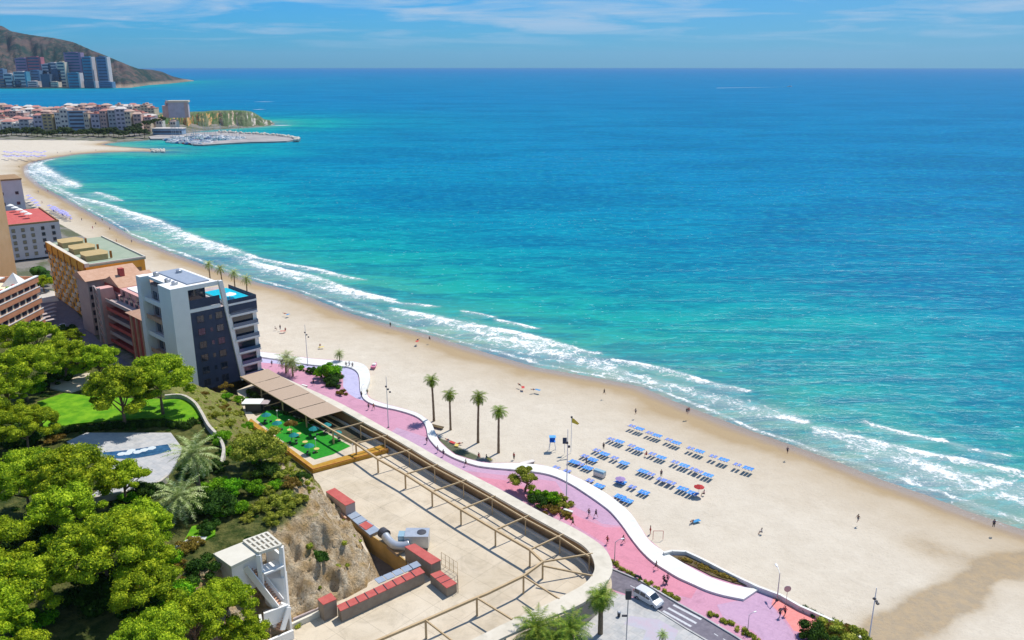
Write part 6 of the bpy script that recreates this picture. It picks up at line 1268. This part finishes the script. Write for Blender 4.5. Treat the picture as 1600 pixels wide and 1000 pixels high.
# lifeguard chair, flags, small beach kit
q = thing('lifeguard_chair','blue lifeguard chair with a white ladder on the sand','chair'); p = W(863,702,2.5); q.location = (p.x,p.y,2.4)
for x in (-.7,.7):
    for y in (-.6,.6): mb = MB(); mb.bar((x*1.2,y*1.2,0),(x*.7,y*.7,2.2),.12); mb.build('leg','hull_white',q)
MB().box(-.7,.7,-.6,.6,2.2,2.35).build('seat','blue_canvas',q); MB().box(-.7,.7,.5,.6,2.35,3.4).build('backrest','blue_canvas',q); MB().box(-.8,.8,-.7,.7,3.45,3.55).build('sunshade','sky_canvas',q)
q = thing('flag_pole','white pole with a yellow flag beside the lifeguard chair','flag'); p = W(892,706,2.5); q.location = (p.x,p.y,2.4); MB().tube([(0,0,0),(0,0,9.2)],.07,6).build('pole','hull_white',q); MB().add([(0,0,9.1),(.5,.1,8.9),(1.9,.0,7.6),(1.5,.2,7.2),(.0,0,7.9)],[(0,1,2,3,4)]).build('flag','cl_yellow',q); MB().ball((0,0,9.3),.3,6,4).build('finial','dark_metal',q)
q = thing('information_sign','small dark sign on a post near the flag','sign'); p = W(882,708,2.5); q.location = (p.x,p.y,2.4); MB().tube([(0,0,0),(0,0,2.6)],.06,6).build('post','hull_white',q); MB().box(-.5,.5,-.05,.05,2.6,4.2).build('panel','navy_wall',q)
for i, (x, y, lab) in enumerate(((683,668,'brown planked platform at the foot of the first beach palm'),(824,724,'pale upturned boat shaped bench behind the band'),(585,572,'pink stranded pedal boat on the sand by the lilac bend'))):
    q = thing(('wooden_platform','bench','pedal_boat')[i], lab, ('platform','bench','boat')[i]); p = W(x,y,2.5); q.location = (p.x,p.y,2.45); q.rotation_euler = (0,0,(-.5,.5,-.1)[i])
    if i == 2: hull(4,1.5,.5).build('hull','cl_pink',q); MB().box(-.5,.5,-.8,.6,.5,.9).build('seats','fabric_white',q)
    else: MB().box(-1.8,1.8,-.6,.6,.25,.45).build('top',('soil','tn_white')[i],q); MB().box(-1.6,-1.3,-.5,.5,0,.25).build('leg','dark_metal',q); MB().box(1.3,1.6,-.5,.5,0,.25).build('leg','dark_metal',q)
q = thing('frame_goal','small rust coloured bar frame on the sand by the band','frame'); p = W(1028,842,2.5); q.location = (p.x,p.y,2.4)
for a_, b_ in (((-1,0,0),(-1,0,1.9)),((1,0,0),(1,0,1.9)),((-1,0,1.9),(1,0,1.9))): MB().tube([a_,b_],.05,6).build('bar','red_wall',q)

# ------------------------------------------------------------ lamps, masts, van
def lamp(h, arm=1.6, double=False):
    q = thing('street_lamp','l','street lamp'); MB().tube([(0,0,0),(0,0,h*.5),(0,0,h)],[.11,.08,.06],8).build('pole','rail_metal',q)
    for s_ in ((-1,1) if double else (1,)): MB().tube([(0,0,h-.1),(s_*arm*.6,0,h+.25),(s_*arm,0,h+.3)],.05,6).build('arm','rail_metal',q); MB().box(min(s_*arm,s_*(arm+.7)),max(s_*arm,s_*(arm+.7)),-.14,.14,h+.2,h+.34).build('lamp_head','hull_white',q)
    MB().lathe([(.22,0),(.22,.3),(.12,.35)],(0,0,0),8).build('base','dark_metal',q); return q
def mast(h, cams=2):
    q = thing('lamp_mast','m','lamp mast'); MB().tube([(0,0,0),(0,0,h)],[.13,.07],8).build('pole','hull_white',q); MB().lathe([(.25,0),(.25,.3),(.14,.35)],(0,0,0),8).build('base','dark_metal',q)
    for k in range(cams): z = h*(.80-k*.06); MB().box(-.35+k*.5,.05+k*.5,-.2,.2,z,z+.35).build('floodlight','dark_metal',q)
    return q
m1, m2 = mast(14.5,3), mast(13,2); LM = 'tall thin masts along the beach'
for x, y, pr, h, lab in ((607,668,m1,.98,'tall thin lamp mast on the pink paving left of the palms'),(481,571,m1,.93,'tall thin lamp mast behind the date palms'),(885,780,m2,1.28,'tall thin mast rising from the middle bed beside the flag'),(1357,1004,m1,.72,'floodlight mast at the bottom right of the sand')):
    p = W(x,y,PZ); place(pr, (p.x,p.y,2.9), .5, lab, LM, (1,1,h))
l1 = lamp(4.6,1.2); LS = 'short street lamps of the promenade'
for x, y, rz, sc, lab in ((960,880,.4,1.0,'street lamp with one arm at the verge above the van'),(1168,988,.4,.75,'street lamp with one arm at the verge below the crosswalk'),(1214,938,1.6,1.2,'dark street lamp beside the sea wall on the coral paving'),(566,620,1.2,.7,'low lamp at the tip of the lilac path')):
    p = W(x,y,PZ); place(l1, (p.x,p.y,PZ), rz, lab, LS, sc)
q = thing('signal_post','tall grey post with a dark green box on the pale pavement','post'); p = W(978,1012,3.1); q.location = tuple(p); MB().tube([(0,0,0),(0,0,10.6)],[.1,.08],8).build('pole','rail_metal',q); MB().box(-.45,.45,-.3,.3,9.2,10.8).build('signal_box','dark_metal',q); MB().box(-.9,-.1,-.1,.1,5.9,6.2).build('bracket','dark_metal',q)
q = thing('round_sign','round grey sign on a pole by the sea wall','sign'); p = W(1228,944,PZ); q.location = tuple(p); MB().tube([(0,0,0),(0,0,2.6)],.05,6).build('pole','rail_metal',q); mb = MB(); mb.tube([(0,-.04,3.1),(0,.04,3.1)],.62,14); mb.build('disc','rail_metal',q)
q = thing('litter_bin','small dark litter bin on the pale pavement','bin'); p = W(967,963,3.15); q.location = tuple(p); MB().lathe([(.25,0),(.3,.8),(.32,.85)],(0,0,0),10).build('body','dark_metal',q); MB().lathe([(.34,.85),(.2,1.0)],(0,0,0),10).build('lid','rail_metal',q)
for i, (x, y, lab) in enumerate(((888,800,'white bench by the middle bed'),(476,604,'stone bench beside the ring canopy edge'),(997,905,'dark motor scooter parked at the verge above the van'))):
    q = thing(('bench','bench','scooter')[i], lab, ('bench','bench','scooter')[i]); p = W(x,y,PZ); q.location = tuple(p); q.rotation_euler = (0,0,-.6)
    if i < 2: MB().box(-1.1,1.1,-.3,.3,.32,.46).build('seat','white_concrete',q); MB().box(-.9,-.7,-.25,.25,0,.32).build('leg','dark_metal',q); MB().box(.7,.9,-.25,.25,0,.32).build('leg','dark_metal',q)
    else:
        MB().ball((0,0,.6),(.75,.2,.28),8,5).build('body','dark_metal',q)
        for xx in (-.6,.6): mb = MB(); mb.tube([(xx,-.06,.27),(xx,.06,.27)],.27,12); mb.build('wheel','cl_black',q)
        MB().bar((.55,0,.7),(.45,0,1.1),.08).build('handlebar','dark_metal',q)
q = thing('pushchair','dark pushchair beside the small group on the rose paving','pushchair'); p = W(1040,913,PZ); q.location = tuple(p); MB().ball((0,0,.7),(.3,.35,.28),8,5).build('seat','cl_black',q)
for x in (-.3,.3):
    for y in (-.3,.3): mb = MB(); mb.tube([(x-.03,y,.12),(x+.03,y,.12)],.12,8); mb.build('wheel','dark_metal',q)
# van
mat('van_white', (.62,.63,.65), None, rough=.25, spec=.6); mat('tyre', (.02,.02,.02), None, rough=.9); mat('lamp_glass', (.6,.6,.6), None, rough=.1); mat('tail_red',(.4,.02,.02),None,rough=.2)
vn = thing('parked_van', 'white people carrier with dark windows driving on the road before the crosswalk', 'van')
a, b_ = W(993,934,3.02), W(1024,952,3.02); ang_ = math.atan2((b_-a).y,(b_-a).x); mid_ = W(1013,940,3.05)
prof = [(-2.4,.38),(-2.45,1.0),(-2.35,1.55),(-2.1,1.86),(-1.2,1.95),(.2,1.93),(.75,1.80),(1.55,1.22),(2.25,1.02),(2.45,.75),(2.42,.38)]
def vsec(y): 
    k = abs(y)/.92; return [(x*(1-.02*k**4), y*(1-.14*max(0,(z-1.1)/.85)), z-(.05*k**3 if z > 1 else 0)) for x, z in prof]
V = []; ysn = [-.92,-.86,-.5,0,.5,.86,.92]
for i, y in enumerate(ysn): V += [(x*(.97 if i in (0,6) else 1), yy, zz_) for x, yy, zz_ in vsec(y)]
n = len(prof); F_ = [(i*n+k,(i+1)*n+k,(i+1)*n+(k+1)%n,i*n+(k+1)%n) for i in range(6) for k in range(n)]+[tuple(range(n)), tuple(range(6*n+n-1,6*n-1,-1))]
MB().add(V, F_).build('body','van_white',vn)
for s_ in (-1,1):
    for x0, x1 in ((-2.2,-1.15),(-1.05,0.0),(.08,.95)):
        y0, y1 = .925, .82; zt = 1.74 if x1 < .5 else 1.62; xt1 = x1 if x1 < .5 else .55
        MB().add([(x0,s_*y0,1.15),(x1,s_*y0,1.15),(xt1,s_*y1,zt),(x0+.05,s_*y1,zt),(x0,s_*(y0-.05),1.15),(x1,s_*(y0-.05),1.15),(xt1,s_*(y1-.05),zt),(x0+.05,s_*(y1-.05),zt)],[(0,1,2,3),(7,6,5,4),(0,4,5,1),(1,5,6,2),(2,6,7,3),(3,7,4,0)]).build('window','dark_glass',vn)
    for x in (-1.55,1.55): mb = MB(); mb.tube([(x,s_*.72,.33),(x,s_*.94,.33)],.33,14); w_ = mb.build('wheel','tyre',vn); mb = MB(); mb.tube([(x,s_*.94,.33),(x,s_*.955,.33)],.19,10); mb.build('rim','rail_metal',w_)
    MB().box(2.25,2.44,s_*.55-.17,s_*.55+.17,.72,.92).build('headlight','lamp_glass',vn); MB().box(-2.47,-2.36,s_*.72-.1,s_*.72+.1,.9,1.4).build('tail_light','tail_red',vn); MB().box(.95,1.1,s_*1.0-.1,s_*1.0+.1,1.1,1.28).build('mirror','van_white',vn)
MB().add([(.80,-.70,1.80),(.80,.70,1.80),(1.56,.78,1.25),(1.56,-.78,1.25)],[(0,1,2,3)]).build('windscreen','dark_glass',vn); vn.children[-1].location = (.03,0,.04)
MB().add([(-2.40,-.68,1.5),(-2.40,.68,1.5),(-2.14,.64,1.85),(-2.14,-.64,1.85)],[(0,1,2,3)]).build('rear_window','dark_glass',vn); vn.children[-1].location = (-.03,0,.0)
vn.scale = (1.1,1.12,1.12); vn.location = (mid_.x,mid_.y,3.03); vn.rotation_euler = (0,0,ang_)
mat('towel_red',(.5,.06,.05),None); mat('towel_blue',(.05,.25,.5),None); mat('towel_yellow',(.65,.5,.12),None)
for i, (x, y, c, nm) in enumerate(((817,606,'towel_red','red'),(840,610,'towel_blue','blue'),(1088,815,'towel_blue','blue'),(714,696,'towel_yellow','yellow'),(707,692,'towel_red','red'),(502,543,'towel_yellow','yellow'),(652,534,'towel_red','red'),(764,718,'towel_yellow','yellow'),(442,518,'towel_red','red'),(450,492,'towel_blue','blue'))):
    p = W(x,y,2.42); o = MB().add([(-.45,-.9,.02),(.45,-.9,.05),(.48,0,.02),(.45,.9,.06),(-.45,.9,.02),(-.42,0,.05)],[(0,1,2,5),(5,2,3,4)]).build('beach_towel', c); o.location = (p.x,p.y,2.6); o.rotation_euler = (0,0,i)
    tag(o, '%s towel spread on the sand, %s' % (nm, ('beside the couple above the palms','right of the red towel above the palms','by the lone sunbather below the loungers','under the second beach palm','under the first beach palm','by the left lamp mast','near the wet sand','below the third beach palm','by the upper beach group','high behind the white block')[i]), 'towel', 'towels on the sand')
for i, (x, y, c, lab) in enumerate(((98,512,'van_white','white car in the street below the orange block'),(112,528,'navy_wall','dark car in the street below the red block'),(142,548,'duct_metal','silver car behind the garden trees'))):
    q = thing('parked_car', lab, 'car'); p = W(x,y,2.8); q.location = (p.x,p.y,2.76); q.rotation_euler = (0,0,math.atan2(.747,-.665))
    m = MB(); m.prism([(-2.1,.3),(2.1,.3),(2.15,.75),(1.2,.92),(.6,1.4),(-1.2,1.42),(-1.9,.95),(-2.15,.8)], -.85, .85); m.v = [(a_, c_, b_) for a_, b_, c_ in m.v]; m.build('body', c, q)
    m = MB(); m.prism([(1.05,.95),(.55,1.34),(-1.15,1.36),(-1.7,.97)], -.87, .87); m.v = [(a_, c_, b_) for a_, b_, c_ in m.v]; m.build('windows', 'dark_glass', q)
    for xx in (-1.35,1.35):
        for yy in (-.86,.7): mb = MB(); mb.tube([(xx,yy,.32),(xx,yy+.16,.32)],.32,12); mb.build('wheel','tyre',q)
NEST = {'chimney':'roof','stair_head':'roof','roof_vent':'roof','solar_roof':'roof','balcony_glass':'balcony_slab','balcony_window':'balcony_slab','lamp_head':'arm','finial':'canopy','terrace_railing':'terrace_slab','cornice':'parapet','coping':'parapet','seam':'roof','fan_cover':'casing','blue_panel':'casing'}
bn_ = lambda o: o.name.split('.')[0]
for o in [x for x in bpy.data.objects if x.parent is None and x.type == 'EMPTY']:
    seen = {}
    for c in sorted(o.children, key=lambda c: (len(c.name), c.name)): seen.setdefault(bn_(c), []).append(c)
    for k, v in NEST.items():
        if k in seen and v in seen:
            for i, c in enumerate(seen[k]):
                par = seen[v][min(i, len(seen[v])-1)]
                if par.location.length < 1e-6 and c.location.length < 1e-6: c.parent = par
for o in list(bpy.data.objects):
    if o.get('_used'): del o['_used']
for pr in protos:
    if pr.get('label') == 'spare':
        for c in list(pr.children): bpy.data.objects.remove(c)
        bpy.data.objects.remove(pr)

# ------------------------------------------------------------ haze: even air over the whole bay
hb = MB().box(-9500, 9500, -700, 24990, -9, 420).build('haze', None); tag(hb, 'thin blue haze over the bay', 'haze', None, 'stuff')
m = bpy.data.materials.new('haze'); m.use_nodes = True; t = m.node_tree; t.nodes.clear(); hb.data.materials.append(m)
pv = nd(t, 'ShaderNodeVolumePrincipled'); pv.inputs['Color'].default_value = (.55,.75,1,1); pv.inputs['Density'].default_value = HAZE; pv.inputs['Anisotropy'].default_value = .2
om = nd(t, 'ShaderNodeOutputMaterial'); t.links.new(pv.outputs[0], om.inputs['Volume'])
